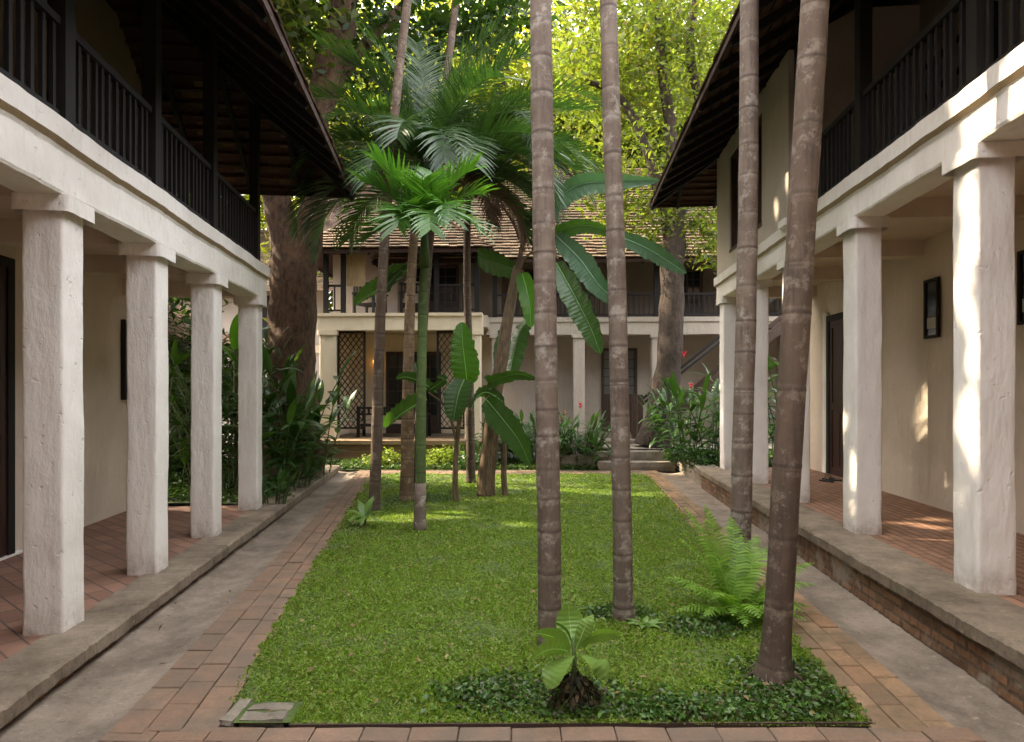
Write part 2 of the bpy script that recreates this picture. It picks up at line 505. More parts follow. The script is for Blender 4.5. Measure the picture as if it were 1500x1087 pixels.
M['turf'] = concrete_mat('turf_base', (0.07, 0.105, 0.016), (0.035, 0.055, 0.010))
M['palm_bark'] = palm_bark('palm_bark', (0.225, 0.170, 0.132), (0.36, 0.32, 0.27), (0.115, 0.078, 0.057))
M['palm_bark_dark'] = palm_bark('dark_brown_palm_bark', (0.140, 0.092, 0.060), (0.23, 0.18, 0.135), (0.066, 0.042, 0.028))  # bark that is itself a darker brown
M['palm_bark_tan'] = palm_bark('tan_palm_bark', (0.26, 0.17, 0.09), (0.34, 0.25, 0.15), (0.10, 0.06, 0.035))
M['green_stem'] = palm_bark('green_palm_stem', (0.085, 0.13, 0.03), (0.12, 0.17, 0.05), (0.05, 0.08, 0.02))
M['bark'] = bark_mat('rough_tree_bark', (0.155, 0.085, 0.048), (0.038, 0.022, 0.013))
M['bark_pale'] = bark_mat('pale_tree_bark', (0.075, 0.050, 0.034), (0.026, 0.017, 0.012))
M['banana_stem'] = wood_mat('banana_stem_fibre', (0.13, 0.085, 0.045), 0.7, 0.7)
M['grass'] = leaf_mat('carpet_grass', [(0.115, 0.20, 0.016), (0.155, 0.26, 0.022), (0.20, 0.30, 0.028), (0.14, 0.235, 0.018), (0.18, 0.28, 0.026), (0.24, 0.28, 0.07), (0.24, 0.19, 0.09)], 0.3, 0.5, 0.25)
M['cover'] = leaf_mat('ground_cover_leaf', [(0.035, 0.085, 0.020), (0.075, 0.155, 0.028), (0.125, 0.22, 0.04), (0.085, 0.06, 0.035), (0.04, 0.10, 0.025), (0.08, 0.16, 0.03)], 0.25, 0.4, 0.4)
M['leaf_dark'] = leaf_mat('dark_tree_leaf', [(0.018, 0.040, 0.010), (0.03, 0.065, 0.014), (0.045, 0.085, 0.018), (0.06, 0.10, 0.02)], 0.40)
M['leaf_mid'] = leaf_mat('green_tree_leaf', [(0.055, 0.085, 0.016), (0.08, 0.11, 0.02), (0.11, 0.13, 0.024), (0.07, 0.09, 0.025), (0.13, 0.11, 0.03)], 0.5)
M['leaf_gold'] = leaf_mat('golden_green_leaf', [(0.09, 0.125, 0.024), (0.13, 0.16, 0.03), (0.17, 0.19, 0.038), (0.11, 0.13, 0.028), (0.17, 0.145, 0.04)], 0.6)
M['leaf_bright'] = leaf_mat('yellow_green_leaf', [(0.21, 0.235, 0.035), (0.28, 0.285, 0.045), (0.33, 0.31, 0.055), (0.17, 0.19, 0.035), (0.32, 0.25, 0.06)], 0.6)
M['palm_leaf'] = leaf_mat('palm_leaflet', [(0.022, 0.052, 0.016), (0.034, 0.072, 0.021), (0.05, 0.095, 0.026), (0.03, 0.06, 0.026)], 0.32, 0.34, 0.5)
M['palm_leaf_bright'] = leaf_mat('young_palm_leaflet', [(0.045, 0.13, 0.018), (0.065, 0.16, 0.022), (0.085, 0.18, 0.028), (0.05, 0.12, 0.03)], 0.35, 0.35, 0.5)
M['palm_dead'] = leaf_mat('dead_palm_leaflet', [(0.10, 0.06, 0.04), (0.16, 0.10, 0.065), (0.07, 0.045, 0.03)], 0.15, 0.8, 0.1, (1, 0.9, 0.8))
M['banana'] = leaf_mat('banana_leaf', [(0.038, 0.090, 0.022), (0.05, 0.108, 0.027), (0.06, 0.125, 0.03)], 0.3, 0.32, 0.5, veins=190)
M['banana_bright'] = leaf_mat('young_banana_leaf', [(0.075, 0.19, 0.022), (0.09, 0.22, 0.026)], 0.45, 0.35, 0.5, veins=190)
M['banana_pale'] = leaf_mat('glaucous_banana_leaf', [(0.085, 0.17, 0.095), (0.10, 0.19, 0.11)], 0.25, 0.35, 0.6, (1.1, 1.3, 0.7), veins=190)
M['shrub'] = leaf_mat('shrub_leaf', [(0.022, 0.060, 0.014), (0.035, 0.085, 0.018), (0.055, 0.12, 0.022), (0.04, 0.09, 0.03)], 0.3, 0.35, 0.5)
M['broad'] = leaf_mat('broad_glossy_leaf', [(0.14, 0.25, 0.055), (0.17, 0.29, 0.065), (0.20, 0.32, 0.065), (0.13, 0.22, 0.055)], 0.3, 0.38, 0.45, veins=60)
M['fern'] = leaf_mat('fern_pinna', [(0.13, 0.25, 0.025), (0.18, 0.33, 0.04), (0.23, 0.38, 0.055), (0.11, 0.20, 0.028)], 0.4, 0.45, 0.3)
M['lime_shrub'] = leaf_mat('lime_shrub_leaf', [(0.16, 0.22, 0.03), (0.24, 0.28, 0.05), (0.12, 0.18, 0.03)], 0.4)
M['red_flower'] = leaf_mat('red_bract', [(0.45, 0.015, 0.03), (0.55, 0.03, 0.05)], 0.25, 0.4, 0.4, (1.2, 0.6, 0.6))
M['white_flower'] = leaf_mat('white_petal', [(0.75, 0.72, 0.66), (0.8, 0.78, 0.72)], 0.3, 0.5, 0.3, (1, 1, 1))
M['root_dark'] = concrete_mat('dark_root_fibre', (0.045, 0.030, 0.020), (0.018, 0.012, 0.008))
M['dead_mix'] = leaf_mat('withered_leaf', [(0.06, 0.04, 0.022), (0.10, 0.065, 0.03), (0.035, 0.05, 0.018), (0.04, 0.028, 0.016)], 0.1, 0.8, 0.2, (1, 1, 0.8))
M['litter'] = leaf_mat('dry_leaf', [(0.22, 0.13, 0.06), (0.30, 0.20, 0.10), (0.14, 0.08, 0.045), (0.36, 0.26, 0.14)], 0.15, 0.8, 0.2, (1, 1, 1))
M['glass'] = plain('dim_window_glass', (0.02, 0.022, 0.024), 0.12, 0, 0.6)
M['pane'] = plain('pale_window_pane', (0.16, 0.16, 0.15), 0.2, 0, 0.5)
M['paper'] = plain('framed_paper', (0.42, 0.40, 0.36), 0.7)
M['cushion'] = wood_mat('cushion_cloth', (0.42, 0.34, 0.26), 0.9, 0.15)
M['blind'] = wood_mat('bamboo_blind', (0.50, 0.36, 0.20), 0.8, 0.2)
M['rubber'] = plain('dark_rubber', (0.015, 0.014, 0.016), 0.6)
M['metal_edge'] = plain('rusty_edging', (0.055, 0.03, 0.022), 0.7)
m_, t_, b_ = new_mat('lit_lamp_shade')
b_.inputs['Base Color'].default_value = (0.8, 0.5, 0.2, 1)
b_.inputs['Emission Color'].default_value = (1.0, 0.45, 0.10, 1)
b_.inputs['Emission Strength'].default_value = 0.9
M['lamp'] = m_

# ------------------------------------------------------------------ ground, lawn, paths
def Lx(Y): return -2.576 - 0.112*Y        # left column line
def Rx(Y): return 2.926 + 0.084*Y         # right column line
LA, RA = math.atan(0.112), -math.atan(0.084)
def lawn_l(Y): return -1.57 - 0.140*(Y-3.4)
def lawn_r(Y): return 1.92 + 0.092*(Y-3.4)
def gut_l(Y): return -2.12 - 0.124*(Y-3.24)
def gut_r(Y): return 2.537 + 0.086*(Y-5.257)
LAWN0, LAWN1 = 3.41, 13.75

gb = MB()
gb.add([(-250, -120, -0.18), (250, -120, -0.18), (250, 400, -0.18), (-250, 400, -0.18)], [(0, 1, 2, 3)])
tag(gb.build('ground', M['soil']), kind='structure')

def lawn_z(x, y):
    return 0.012 + 0.02*noise.noise(Vector((x*0.7, y*0.5, 3.1)))
lb = MB(); nx, ny = 24, 48
for j in range(ny+1):
    Y = LAWN0 + (LAWN1-LAWN0)*j/ny
    for i in range(nx+1):
        X = lawn_l(Y) + (lawn_r(Y)-lawn_l(Y))*i/nx
        lb.v.append((X, Y, lawn_z(X, Y))); lb.a.append(0)
lb.f = [(j*(nx+1)+i, j*(nx+1)+i+1, (j+1)*(nx+1)+i+1, (j+1)*(nx+1)+i) for j in range(ny) for i in range(nx)]
tag(lb.build('lawn', M['turf']), kind='structure')

def sheet(name, mat, left, right, y0, y1, z, dish=0.0, n=60, rough=0.004):
    mb = MB(); k = 6
    for j in range(n+1):
        Y = y0 + (y1-y0)*j/n
        a, b = left(Y), right(Y)
        for i in range(k+1):
            t = i/k; X = a+(b-a)*t
            zz = z - dish*4*t*(1-t) + rough*noise.noise(Vector((X*3, Y*3, 9)))
            mb.v.append((X, Y, zz)); mb.a.append(0)
    mb.f = [(j*(k+1)+i, j*(k+1)+i+1, (j+1)*(k+1)+i+1, (j+1)*(k+1)+i) for j in range(n) for i in range(k)]
    return tag(mb.build(name, mat, None, True), kind='structure')

sheet('gutter_path', M['gutter'], lambda Y: Lx(Y)+0.20, lambda Y: gut_l(Y), -1.5, 14.6, 0.0, 0.03)
sheet('gutter_path', M['gutter'], lambda Y: gut_r(Y), lambda Y: Rx(Y)-0.30, -1.5, 14.2, 0.0, 0.03)
sheet('path_bed', M['soil'], lambda Y: gut_l(Y)-0.01, lambda Y: lawn_l(Y)+0.02, -1.5, 14.5, -0.012)
sheet('path_bed', M['soil'], lambda Y: lawn_r(Y)-0.02, lambda Y: gut_r(Y)+0.01, -1.5, 14.5, -0.012)

def pavers(name, mat, left, right, y0, y1, cols, length, z=0.0, gap=0.006, across=False):
    mb = MB()
    for c in range(cols):
        y = y0 - random.uniform(0, length)
        while y < y1:
            ln = length*random.uniform(0.92, 1.08)
            ya, yb = y+gap/2, y+ln-gap/2
            y += ln
            def px(Y, k):
                a, b = left(Y), right(Y)
                return a + (b-a)*k/cols
            dz = random.uniform(-0.003, 0.003); tl = random.uniform(-0.003, 0.003); jt = random.uniform(-0.003, 0.003)
            P = [(px(ya, c)+gap/2+jt, ya), (px(ya, c+1)-gap/2+jt, ya), (px(yb, c+1)-gap/2+jt, yb), (px(yb, c)+gap/2+jt, yb)]
            ctr = Vector((sum(p[0] for p in P)/4, sum(p[1] for p in P)/4))
            e = 0.006
            inner = [Vector(p) + (ctr-Vector(p)).normalized()*e*1.4 for p in P]
            vs = [(p[0], p[1], z-0.05) for p in P] + [(p[0], p[1], z-0.004+dz+(tl if i > 1 else -tl)) for i, p in enumerate(P)] \
                + [(p[0], p[1], z+dz+(tl if i > 1 else -tl)) for i, p in enumerate(inner)]
            if across: vs = [(v[1], v[0], v[2]) for v in vs]
            fs = [(0,1,5,4),(1,2,6,5),(2,3,7,6),(3,0,4,7),(4,5,9,8),(5,6,10,9),(6,7,11,10),(7,4,8,11),(8,9,10,11)]
            if across: fs = [f[::-1] for f in fs]
            mb.add(vs, fs)
    return tag(mb.build(name, mat), kind='structure')

pavers('brick_path', M['paver'], gut_l, lambda Y: lawn_l(Y)-0.01, 3.38, 14.3, 3, 0.27, 0.012)
pavers('brick_path', M['paver_mossy'], lambda Y: lawn_r(Y)+0.01, gut_r, 3.38, 14.3, 3, 0.27, 0.010)
sheet('path_bed', M['soil'], lambda Y: -2.1, lambda Y: 2.38, -1.5, 3.37, -0.016)
pavers('brick_path', M['paver'], lambda Y: 0.6, lambda Y: 3.365, gut_l(2.9)+0.0, gut_r(2.9)-0.02, 20, 0.27, 0.010, 0.006, across=True)
# cross path beyond the lawn and the garden bed behind it
sheet('path_bed', M['soil'], lambda Y: -3.6, lambda Y: 3.2, 13.76, 14.45, -0.008)
pavers('brick_path', M['paver'], lambda Y: 13.78, lambda Y: 14.42, -3.3, 3.0, 4, 0.28, 0.012, 0.006, across=True)
sheet('flower_bed', M['turf'], lambda Y: -9, lambda Y: 3.0, 14.44, 16.6, 0.0, -0.02)

# edging of the lawn
e = MB(); e.bar((-1.20, 3.385, -0.002), (0.35, 3.39, 0.002), 0.012, 0.03); e.bar((0.353, 3.392, 0.002), (1.95, 3.40, 0.000), 0.012, 0.03)
tag(e.build('lawn_edging', M['metal_edge']), 'thin rusty edging strip along the front end of the lawn', 'edging')
def rough_block(name, mat, x0, x1, y0, y1, z0, z1, seed, amp=0.012, n=5, parent=None, Mx=None):
    mb = MB(); n2 = n
    idx = {}
    vs, fs = [], []
    def vid(i, j, k):
        key = (i, j, k)
        if key not in idx:
            p = Vector((x0+(x1-x0)*i/n, y0+(y1-y0)*j/n, z0+(z1-z0)*k/2))
            d = noise.noise_vector(p*9 + Vector((seed, 0, 0)))*amp
            edge = sum((i in (0, n), j in (0, n), k in (0, 2))) > 1
            c = Vector(((x0+x1)/2, (y0+y1)/2, (z0+z1)/2))
            q = p + d
            if edge: q += (c-p).normalized()*amp*0.8
            if Mx is not None: q = Mx @ q
            idx[key] = len(vs); vs.append(q)
        return idx[key]
    for i in range(n):
        for j in range(n):
            fs.append((vid(i,j,2), vid(i+1,j,2), vid(i+1,j+1,2), vid(i,j+1,2)))
            fs.append((vid(i,j,0), vid(i,j+1,0), vid(i+1,j+1,0), vid(i+1,j,0)))
    for i in range(n):
        for k in range(2):
            fs.append((vid(i,0,k), vid(i+1,0,k), vid(i+1,0,k+1), vid(i,0,k+1)))
            fs.append((vid(i,n,k), vid(i,n,k+1), vid(i+1,n,k+1), vid(i+1,n,k)))
            fs.append((vid(0,i,k), vid(0,i,k+1), vid(0,i+1,k+1), vid(0,i+1,k)))
            fs.append((vid(n,i,k), vid(n,i+1,k), vid(n,i+1,k+1), vid(n,i,k+1)))
    mb.add(vs, fs)
    return mb.build(name, mat, parent)
tag(rough_block('paving_slab', M['stone'], -1.50, -1.24, 3.42, 3.52, -0.03, 0.016, 2), 'short grey stone block at the front corner of the grass, nearest the bricks', 'stone')
tag(rough_block('paving_slab', M['stone'], -1.50, -1.22, 3.535, 3.63, -0.03, 0.012, 5), 'sunken grey stone block half under grass behind the front corner block', 'stone')
tag(rough_block('kerb_stone', M['stone'], -1.59, -1.515, 3.40, 3.68, -0.03, 0.018, 8), 'narrow pale kerb stone set lengthwise beside the corner blocks of the lawn', 'stone')

# ------------------------------------------------------------------ house parts
def prof_extrude(prof, y0, y1, n, jit, seed, fx=lambda v: v, jz=1.0, lo=1.0, hi=0.0):
    """extrude a closed (v,z) profile along local y with hand-made unevenness"""
    mb = MB(); k = len(prof)
    for j in range(n+1):
        y = y0 + (y1-y0)*j/n
        for i, (v, z) in enumerate(prof):
            q = noise.noise_vector(Vector((v*2+seed, y*1.3, z*2)))*jit*lo + noise.noise_vector(Vector((v*5+seed, y*9, z*5)))*jit*0.5 + noise.noise_vector(Vector((v*14+seed, y*24, z*14)))*jit*hi
            mb.v.append((fx(v+q.x), y, z+q.z*jz)); mb.a.append(0)
    for j in range(n):
        for i in range(k):
            i2 = (i+1) % k
            mb.f.append((j*k+i, (j+1)*k+i, (j+1)*k+i2, j*k+i2))
    mb.f.append(tuple(range(k))); mb.f.append(tuple(n*k+i for i in range(k))[::-1])
    return mb

def wob_prism(mb, cx, cy, wx, wy, z0, z1, seed, levels=34, rad=0.022, amp=0.0075, taper=0.0):
    pts = []
    for (sx, sy, a0) in ((1,1,0), (-1,1,90), (-1,-1,180), (1,-1,270)):
        for da in (0, 30, 60, 90):
            a = R(a0+da)
            pts.append((sx*(wx/2-rad)+rad*math.cos(a), sy*(wy/2-rad)+rad*math.sin(a)))
        nxt = {0: (-1, 1), 90: (-1, -1), 180: (1, -1), 270: (1, 1)}[a0]
        a = R(a0+90)
        ex, ey = sx*(wx/2-rad)+rad*math.cos(a), sy*(wy/2-rad)+rad*math.sin(a)
        fx_, fy_ = nxt[0]*(wx/2-rad)+rad*math.cos(a), nxt[1]*(wy/2-rad)+rad*math.sin(a)
        for t in (0.2, 0.4, 0.6, 0.8): pts.append((ex+(fx_-ex)*t, ey+(fy_-ey)*t))
    k = len(pts); b = len(mb.v)
    for j in range(levels+1):
        z = z0 + (z1-z0)*j/levels
        s = 1 - taper*j/levels
        lean = noise.noise_vector(Vector((seed*3.1, 0, z*0.9)))*amp*0.8
        for (x, y) in pts:
            p = Vector((cx+x*s, cy+y*s, z))
            d = noise.noise(Vector((x*5+seed*7.7, y*5, z*2.1)))*amp + noise.noise(Vector((x*14+seed, y*14, z*8)))*amp*0.45
            n2 = Vector((x, y, 0)).normalized()
            p += n2*d + Vector((lean.x, lean.y, 0))
            mb.v.append(tuple(p)); mb.a.append(max(0.0, 1-(z-z0)/0.32)**1.5 if z1-z0 > 1 else 0.0)
    for j in range(levels):
        for i in range(k):
            i2 = (i+1) % k
            mb.f.append((b+j*k+i, b+j*k+i2, b+(j+1)*k+i2, b+(j+1)*k+i))
    mb.add([mb.v[b+levels*k+i] for i in range(k)], [tuple(range(k))])

def roof_tiles(mb, A, B, up, inw_a, inw_b, slope_len, tw=0.17, ex=0.15, thick=0.018, jit=1.0, row0=0, lift=0.0):
    """tiles on a slope: eave A->B, unit up-slope vector, trapezoid narrowing inw_a / inw_b metres per metre of slope"""
    A, B, up = Vector(A), Vector(B), Vector(up).normalized()
    ax = (B-A).normalized(); L = (B-A).length
    nrm = ax.cross(up)
    if nrm.z < 0: nrm = -nrm
    rows = int(slope_len/ex)
    for r in range(row0, rows):
        s = r*ex
        a, b = inw_a*s, L-inw_b*s
        if b-a < tw: break
        n = int((b-a)/tw)
        off = (tw/2 if r % 2 else 0)*0.999
        x = a - (tw/2 if r % 2 else 0)
        while x < b:
            x0, x1 = max(x, a)+0.002, min(x+tw, b)-0.002
            x += tw
            if x1-x0 < 0.03: continue
            dz = random.uniform(-0.008, 0.010)*jit; sl = random.uniform(-0.010, 0.010)*jit
            o = A + up*(s+sl) + nrm*(0.020+dz+lift)
            f = o + up*(ex*1.45) - nrm*(0.016+lift)
            vs = [o+ax*x0, o+ax*x1, f+ax*x1, f+ax*x0]
            vs = vs + [v+nrm*thick for v in vs]
            mb.add(vs, [(0,3,2,1),(4,5,6,7),(0,1,5,4),(1,2,6,5),(2,3,7,6),(3,0,4,7)])

def hip_roof(root, x0, x1, y0, y1, ze, s, sx_ridge, tile_mat, wood_mat_, sides, tw=0.17, ex=0.15, batten=0.15, thick=0.018):
    """hipped roof over a rectangle of eaves, ridge along local y at x=sx_ridge; sides: which slopes get tiles"""
    rt = MB()
    dl, dr = sx_ridge-x0, x1-sx_ridge
    h = s*max(dl, dr)
    def slope(A, B, hor, run, ia, ib):
        up = Vector((hor[0], hor[1], s)); k = up.length
        roof_tiles(rt, A, B, up, ia/k, ib/k, run*k, tw, ex, thick, lift=0.05 if thick > 0.03 else 0.0)
    if 'x1' in sides: slope((x1, y1, ze), (x1, y0, ze), (-1, 0), dr, 1, 1)
    if 'x0' in sides: slope((x0, y0, ze), (x0, y1, ze), (1, 0), dl, 1, 1)
    if 'y1' in sides: slope((x0, y1, ze), (x1, y1, ze), (0, -1), min(dl, dr), 1, 1)
    if 'y0' in sides: slope((x0, y0, ze), (x1, y0, ze), (0, 1), min(dl, dr), 1, 1)
    roof = rt.build('roof', tile_mat, root)
    # underside: battens and rafters
    bt = MB()
    n = int(min(dl, dr)/batten)
    for i in range(n):
        d = 0.05 + i*batten; z = ze + s*d - 0.022
        if 'y1' in sides: bt.box(x0+d, x1-d, y1-d-0.03, y1-d+0.03, z-0.018, z+0.018)
        if 'y0' in sides: bt.box(x0+d, x1-d, y0+d-0.03, y0+d+0.03, z-0.018, z+0.018)
        if 'x1' in sides: bt.box(x1-d-0.03, x1-d+0.03, y0+d, y1-d, z-0.020, z+0.016)
        if 'x0' in sides: bt.box(x0+d-0.03, x0+d+0.03, y0+d, y1-d, z-0.020, z+0.016)
    bt.build('batten_layer', M['roof_under'], roof)
    rf = MB()
    def raft(p, hor, run):
        p = Vector(p); q = p + Vector((hor[0]*run, hor[1]*run, s*run))
        rf.bar(p+Vector((0,0,-0.085)), q+Vector((0,0,-0.085)), 0.055, 0.09)
    y = y0+0.5
    while y < y1-0.3:
        if 'x1' in sides: raft((x1-0.03, y, ze), (-1, 0), min(dr, y1-y, y-y0))
        if 'x0' in sides: raft((x0+0.03, y, ze), (1, 0), min(dl, y1-y, y-y0))
        y += 0.55
    x = x0+0.55
    while x < x1-0.3:
        if 'y1' in sides: raft((x, y1-0.03, ze), (0, -1), min(x-x0, x1-x))
        if 'y0' in sides: raft((x, y0+0.03, ze), (0, 1), min(x-x0, x1-x))
        x += 0.75
    for (cx, cy, hx, hy) in ((x1, y1, -1, -1), (x1, y0, -1, 1), (x0, y1, 1, -1), (x0, y0, 1, 1)):
        m = min(dl, dr)
        rf.bar((cx, cy, ze-0.07), (cx+hx*m, cy+hy*m, ze+s*m-0.07), 0.07, 0.12)
    rf.build('rafter_frame', wood_mat_, roof)
    rf = MB()
    # eave boards
    rf.box(x1-0.03, x1-0.005, y0+0.01, y1-0.01, ze-0.08, ze+0.012)
    rf.box(x0+0.005, x0+0.03, y0+0.01, y1-0.01, ze-0.08, ze+0.012)
    rf.box(x0+0.031, x1-0.031, y1-0.03, y1-0.005, ze-0.08, ze+0.012)
    rf.box(x0+0.031, x1-0.031, y0+0.005, y0+0.03, ze-0.08, ze+0.012)
    rf.build('eave_board', M['eave_wood'], roof)
    # sealing boards under the ridge so no light leaks through the tiles
    sb = MB()
    m = min(dl, dr); zz = ze + 0.004
    P = [Vector((x1, y1, zz)), Vector((x1, y0, zz)), Vector((x0, y0, zz)), Vector((x0, y1, zz))]
    r1 = Vector((sx_ridge, y1-m, zz+s*m)); r0 = Vector((sx_ridge, y0+m, zz+s*m))
    sb.add([P[0], P[1], r0, r1], [(0, 1, 2, 3)]); sb.add([P[2], P[3], r1, r0], [(0, 1, 2, 3)])
    sb.add([P[3], P[0], r1], [(0, 1, 2)]); sb.add([P[1], P[2], r0], [(0, 1, 2)])
    sb.build('underlay', M['roof_under'], roof)
    return roof

M['eave_wood'] = wood_mat('eave_board_wood', (0.045, 0.020, 0.013), 0.95, 0.4)
M['roof_under'] = wood_mat('roof_underside_tile', (0.060, 0.022, 0.014), 0.8, 0.4)

def gallery_house(name, label, sgn, origin, rz, P):
    root = tag(empty(name, origin, rz), label, 'house')
    fx = lambda v: sgn*v
    def bx(mb, v0, v1, y0, y1, z0, z1):
        a, b = sorted((fx(v0), fx(v1))); mb.box(a, b, y0, y1, z0, z1)
    Y0, Y1 = P['y0'], P['y1']; z = P['zp']; dep = P['depth']; zb, zt = P['zb'], P['zt']; ko = P['kerb']
    K1 = P['kerb_end']
    # platform: kerb, riser, floor
    kp = [(-0.10, z-0.13), (-0.10, z), (ko-0.02, z-0.002), (ko, z-0.022), (ko-0.004, z-0.105), (ko-0.05, z-0.112)]
    o = prof_extrude(kp, Y0, K1, 520, 0.012, P['seed'], fx, 1.0, 0.5, 0.7).build('kerb', M['concrete'], root)
    rp = [(-0.1, z-0.112), (ko-0.055, z-0.112)] + [(ko-0.058, zz) for zz in np.linspace(z-0.13, -0.03, 8)] + [(-0.1, -0.03)]
    prof_extrude(rp[::-1] if False else rp, Y0, K1-0.02, 520, 0.016, P['seed']+3, fx, 1.0, 0.8, 0.8).build('riser', M['riser_brick'], root)
    mb = MB(); bx(mb, -dep-0.2, -0.102, Y0, Y1+0.02, z-0.2, z-0.006); mb.build('gallery_floor', P['floor'], root)
    # columns with capitals
    for i, (yc, wx, wy) in enumerate(P['cols']):
        c = MB(); wob_prism(c, fx(-wx/2), yc+wy/2, wx, wy, z-0.02, zb-0.02, P['seed']+i*1.7)
        co = c.build('column', M['plaster'], root, True, 'foot')
        c = MB()
        wob_prism(c, fx(-wx/2+0.005), yc+wy/2, wx+0.11, wy+0.10, zb-0.115, zb-0.004, P['seed']+i*2.3, 5, 0.045, 0.010)
        c.build('capital', M['plaster_beam'], co, True)
        c = MB(); bx(c, -dep, -wx-0.02, yc+0.04, yc+wy-0.04, zb+0.0, zb+0.20); c.build('cross_beam', M['plaster_wall'], root)
    # beam
    g = zt-0.155
    bp = [(-0.26, zb), (0.018, zb), (0.028, zb+0.02), (0.022, g-0.05), (0.032, g-0.022), (0.074, g+0.006), (0.078, zt-0.01), (0.05, zt), (-0.26, zt)]
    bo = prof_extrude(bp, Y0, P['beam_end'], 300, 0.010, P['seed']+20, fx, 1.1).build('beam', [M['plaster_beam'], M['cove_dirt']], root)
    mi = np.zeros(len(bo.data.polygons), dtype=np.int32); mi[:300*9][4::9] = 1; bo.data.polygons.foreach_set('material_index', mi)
    # ceiling and upper floor
    mb = MB(); bx(mb, -dep-0.2, -0.262, Y0, Y1, zb+0.20, zt-0.02); mb.build('ceiling', M['plaster_wall'], root)
    # ground floor wall (front skin with unevenness, thickness behind)
    def wall(name_, v, y0, y1, z0, z1, mat, th=0.25):
        m_ = MB(); ny_, nz_ = max(2, int((y1-y0)/0.25)), max(2, int((z1-z0)/0.3))
        for j in range(ny_+1):
            for k in range(nz_+1):
                yy = y0+(y1-y0)*j/ny_; zz = z0+(z1-z0)*k/nz_
                m_.v.append((fx(v+0.014*noise.noise(Vector((yy*1.1, zz*1.1, P['seed']+v)))), yy, zz)); m_.a.append(0)
        for j in range(ny_):
            for k in range(nz_):
                a = j*(nz_+1)+k
                m_.f.append((a, a+nz_+1, a+nz_+2, a+1))
        bx(m_, v-th, v-0.02, y0, y1, z0, z1)
        return m_.build(name_, mat, root, False)
    wall('wall', -dep, Y0, Y1, z-0.05, zb+0.20, M['plaster_wall'])
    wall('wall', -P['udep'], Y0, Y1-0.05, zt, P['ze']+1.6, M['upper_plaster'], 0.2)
    # end walls of the body
    body = P['body']
    mb = MB(); bx(mb, -body, -dep-0.26, Y1-0.25, Y1, 0, zt-0.03); bx(mb, -body, -dep-0.26, Y0, Y0+0.25, 0, zt-0.03); bx(mb, -body, -body+0.2, Y0+0.26, Y1-0.26, 0, P['ze']+0.4)
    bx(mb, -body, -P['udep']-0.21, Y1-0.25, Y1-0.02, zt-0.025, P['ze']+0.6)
    mb.build('wall', M['plaster_wall'], root)
    mb = MB(); bx(mb, -P['udep']+0.02, -0.27, Y0, P['rail_y1'], zt-0.018, zt-0.004); mb.build('balcony_floor', M['dark_wood'], root)
    # balcony railing bays and posts
    for yp in P['posts']:
        pb = MB(); bx(pb, -0.17, -0.05, yp-0.06, yp+0.06, zt-0.05, P['ze']+P['s']*1.1-0.05)
        pb.build('balcony_post', M['dark_wood'], root)
        pb = MB(); wob_prism(pb, fx(-0.08), yp-0.02, 0.20, 0.26, zt-0.03, zt+0.045, yp, 3, 0.05, 0.015, 0.3)
        pb.build('post_footing', M['plaster_beam'], root, True)
    ps = P['posts']
    for a, b in zip(ps[:-1], ps[1:]):
        rb = MB()
        bx(rb, -0.15, -0.08, a+0.062, b-0.062, zt+P['rail_h']-0.055, zt+P['rail_h'])
        bx(rb, -0.145, -0.085, a+0.062, b-0.062, zt+0.075, zt+0.145)
        n = int((b-a)/0.105)
        for i in range(1, n):
            y = a + (b-a)*i/n + random.uniform(-0.012, 0.012)
            bx(rb, -0.13, -0.10, y-0.017, y+0.017, zt+0.145, zt+P['rail_h']-0.055)
            if i % 4 == 2: bx(rb, -0.13, -0.10, y-0.02, y+0.02, zt-0.02, zt+0.075)
        rb.build('railing', M['dark_wood'], root)
    # roof
    e = P['over']
    xs = sorted((fx(e), fx(-body-e)))
    hip_roof(root, xs[0], xs[1], Y0-1.1, P['eave_y1'], P['ze'], P['s'], fx((e-body-e)/2), M['tile'], M['dark_wood'],
             ('x1', 'y1') if sgn > 0 else ('x0', 'y1'))
    return root, bx, wall

LH, lbx, lwall = gallery_house('gallery_house',
    'white arcaded house with four slim square columns in view, unlit by sun, low dark eave',
    1, (-2.576, 0, 0), LA, dict(y0=-3.5, y1=9.25, zp=0.16, depth=1.80, zb=3.14, zt=3.62, kerb=0.28, kerb_end=9.35,
        cols=[(y, 0.262, 0.262) for y in (-1.3, 0.1, 1.5, 2.9, 4.30, 5.71, 7.16, 8.83)], beam_end=9.22, udep=1.6, ze=5.07, s=0.82,
        body=7.4, rail_h=0.80, posts=[0.2, 1.65, 3.05, 4.48, 5.87, 7.35, 9.10], rail_y1=9.12, over=1.12, eave_y1=10.26,
        floor=M['floor_diag'], seed=1.0))
RH, rbx, rwall = gallery_house('gallery_house',
    'white arcaded house on a taller brick plinth, sun flecks on its columns and beam',
    -1, (2.926, 0, 0), RA, dict(y0=-3.5, y1=12.05, zp=0.378, depth=1.68, zb=3.56, zt=3.98, kerb=0.40, kerb_end=11.95,
        cols=[(y, 0.26, 0.30) for y in (-1.3, 0.7, 2.6, 4.46, 6.34, 8.20, 9.87, 11.62)], beam_end=12.03, udep=1.6, ze=5.76, s=0.56,
        body=8.0, rail_h=0.86, posts=[-0.6, 1.0, 2.75, 4.62, 6.42, 8.12], rail_y1=8.1, over=1.12, eave_y1=13.17,
        floor=M['floor_run'], seed=5.0))

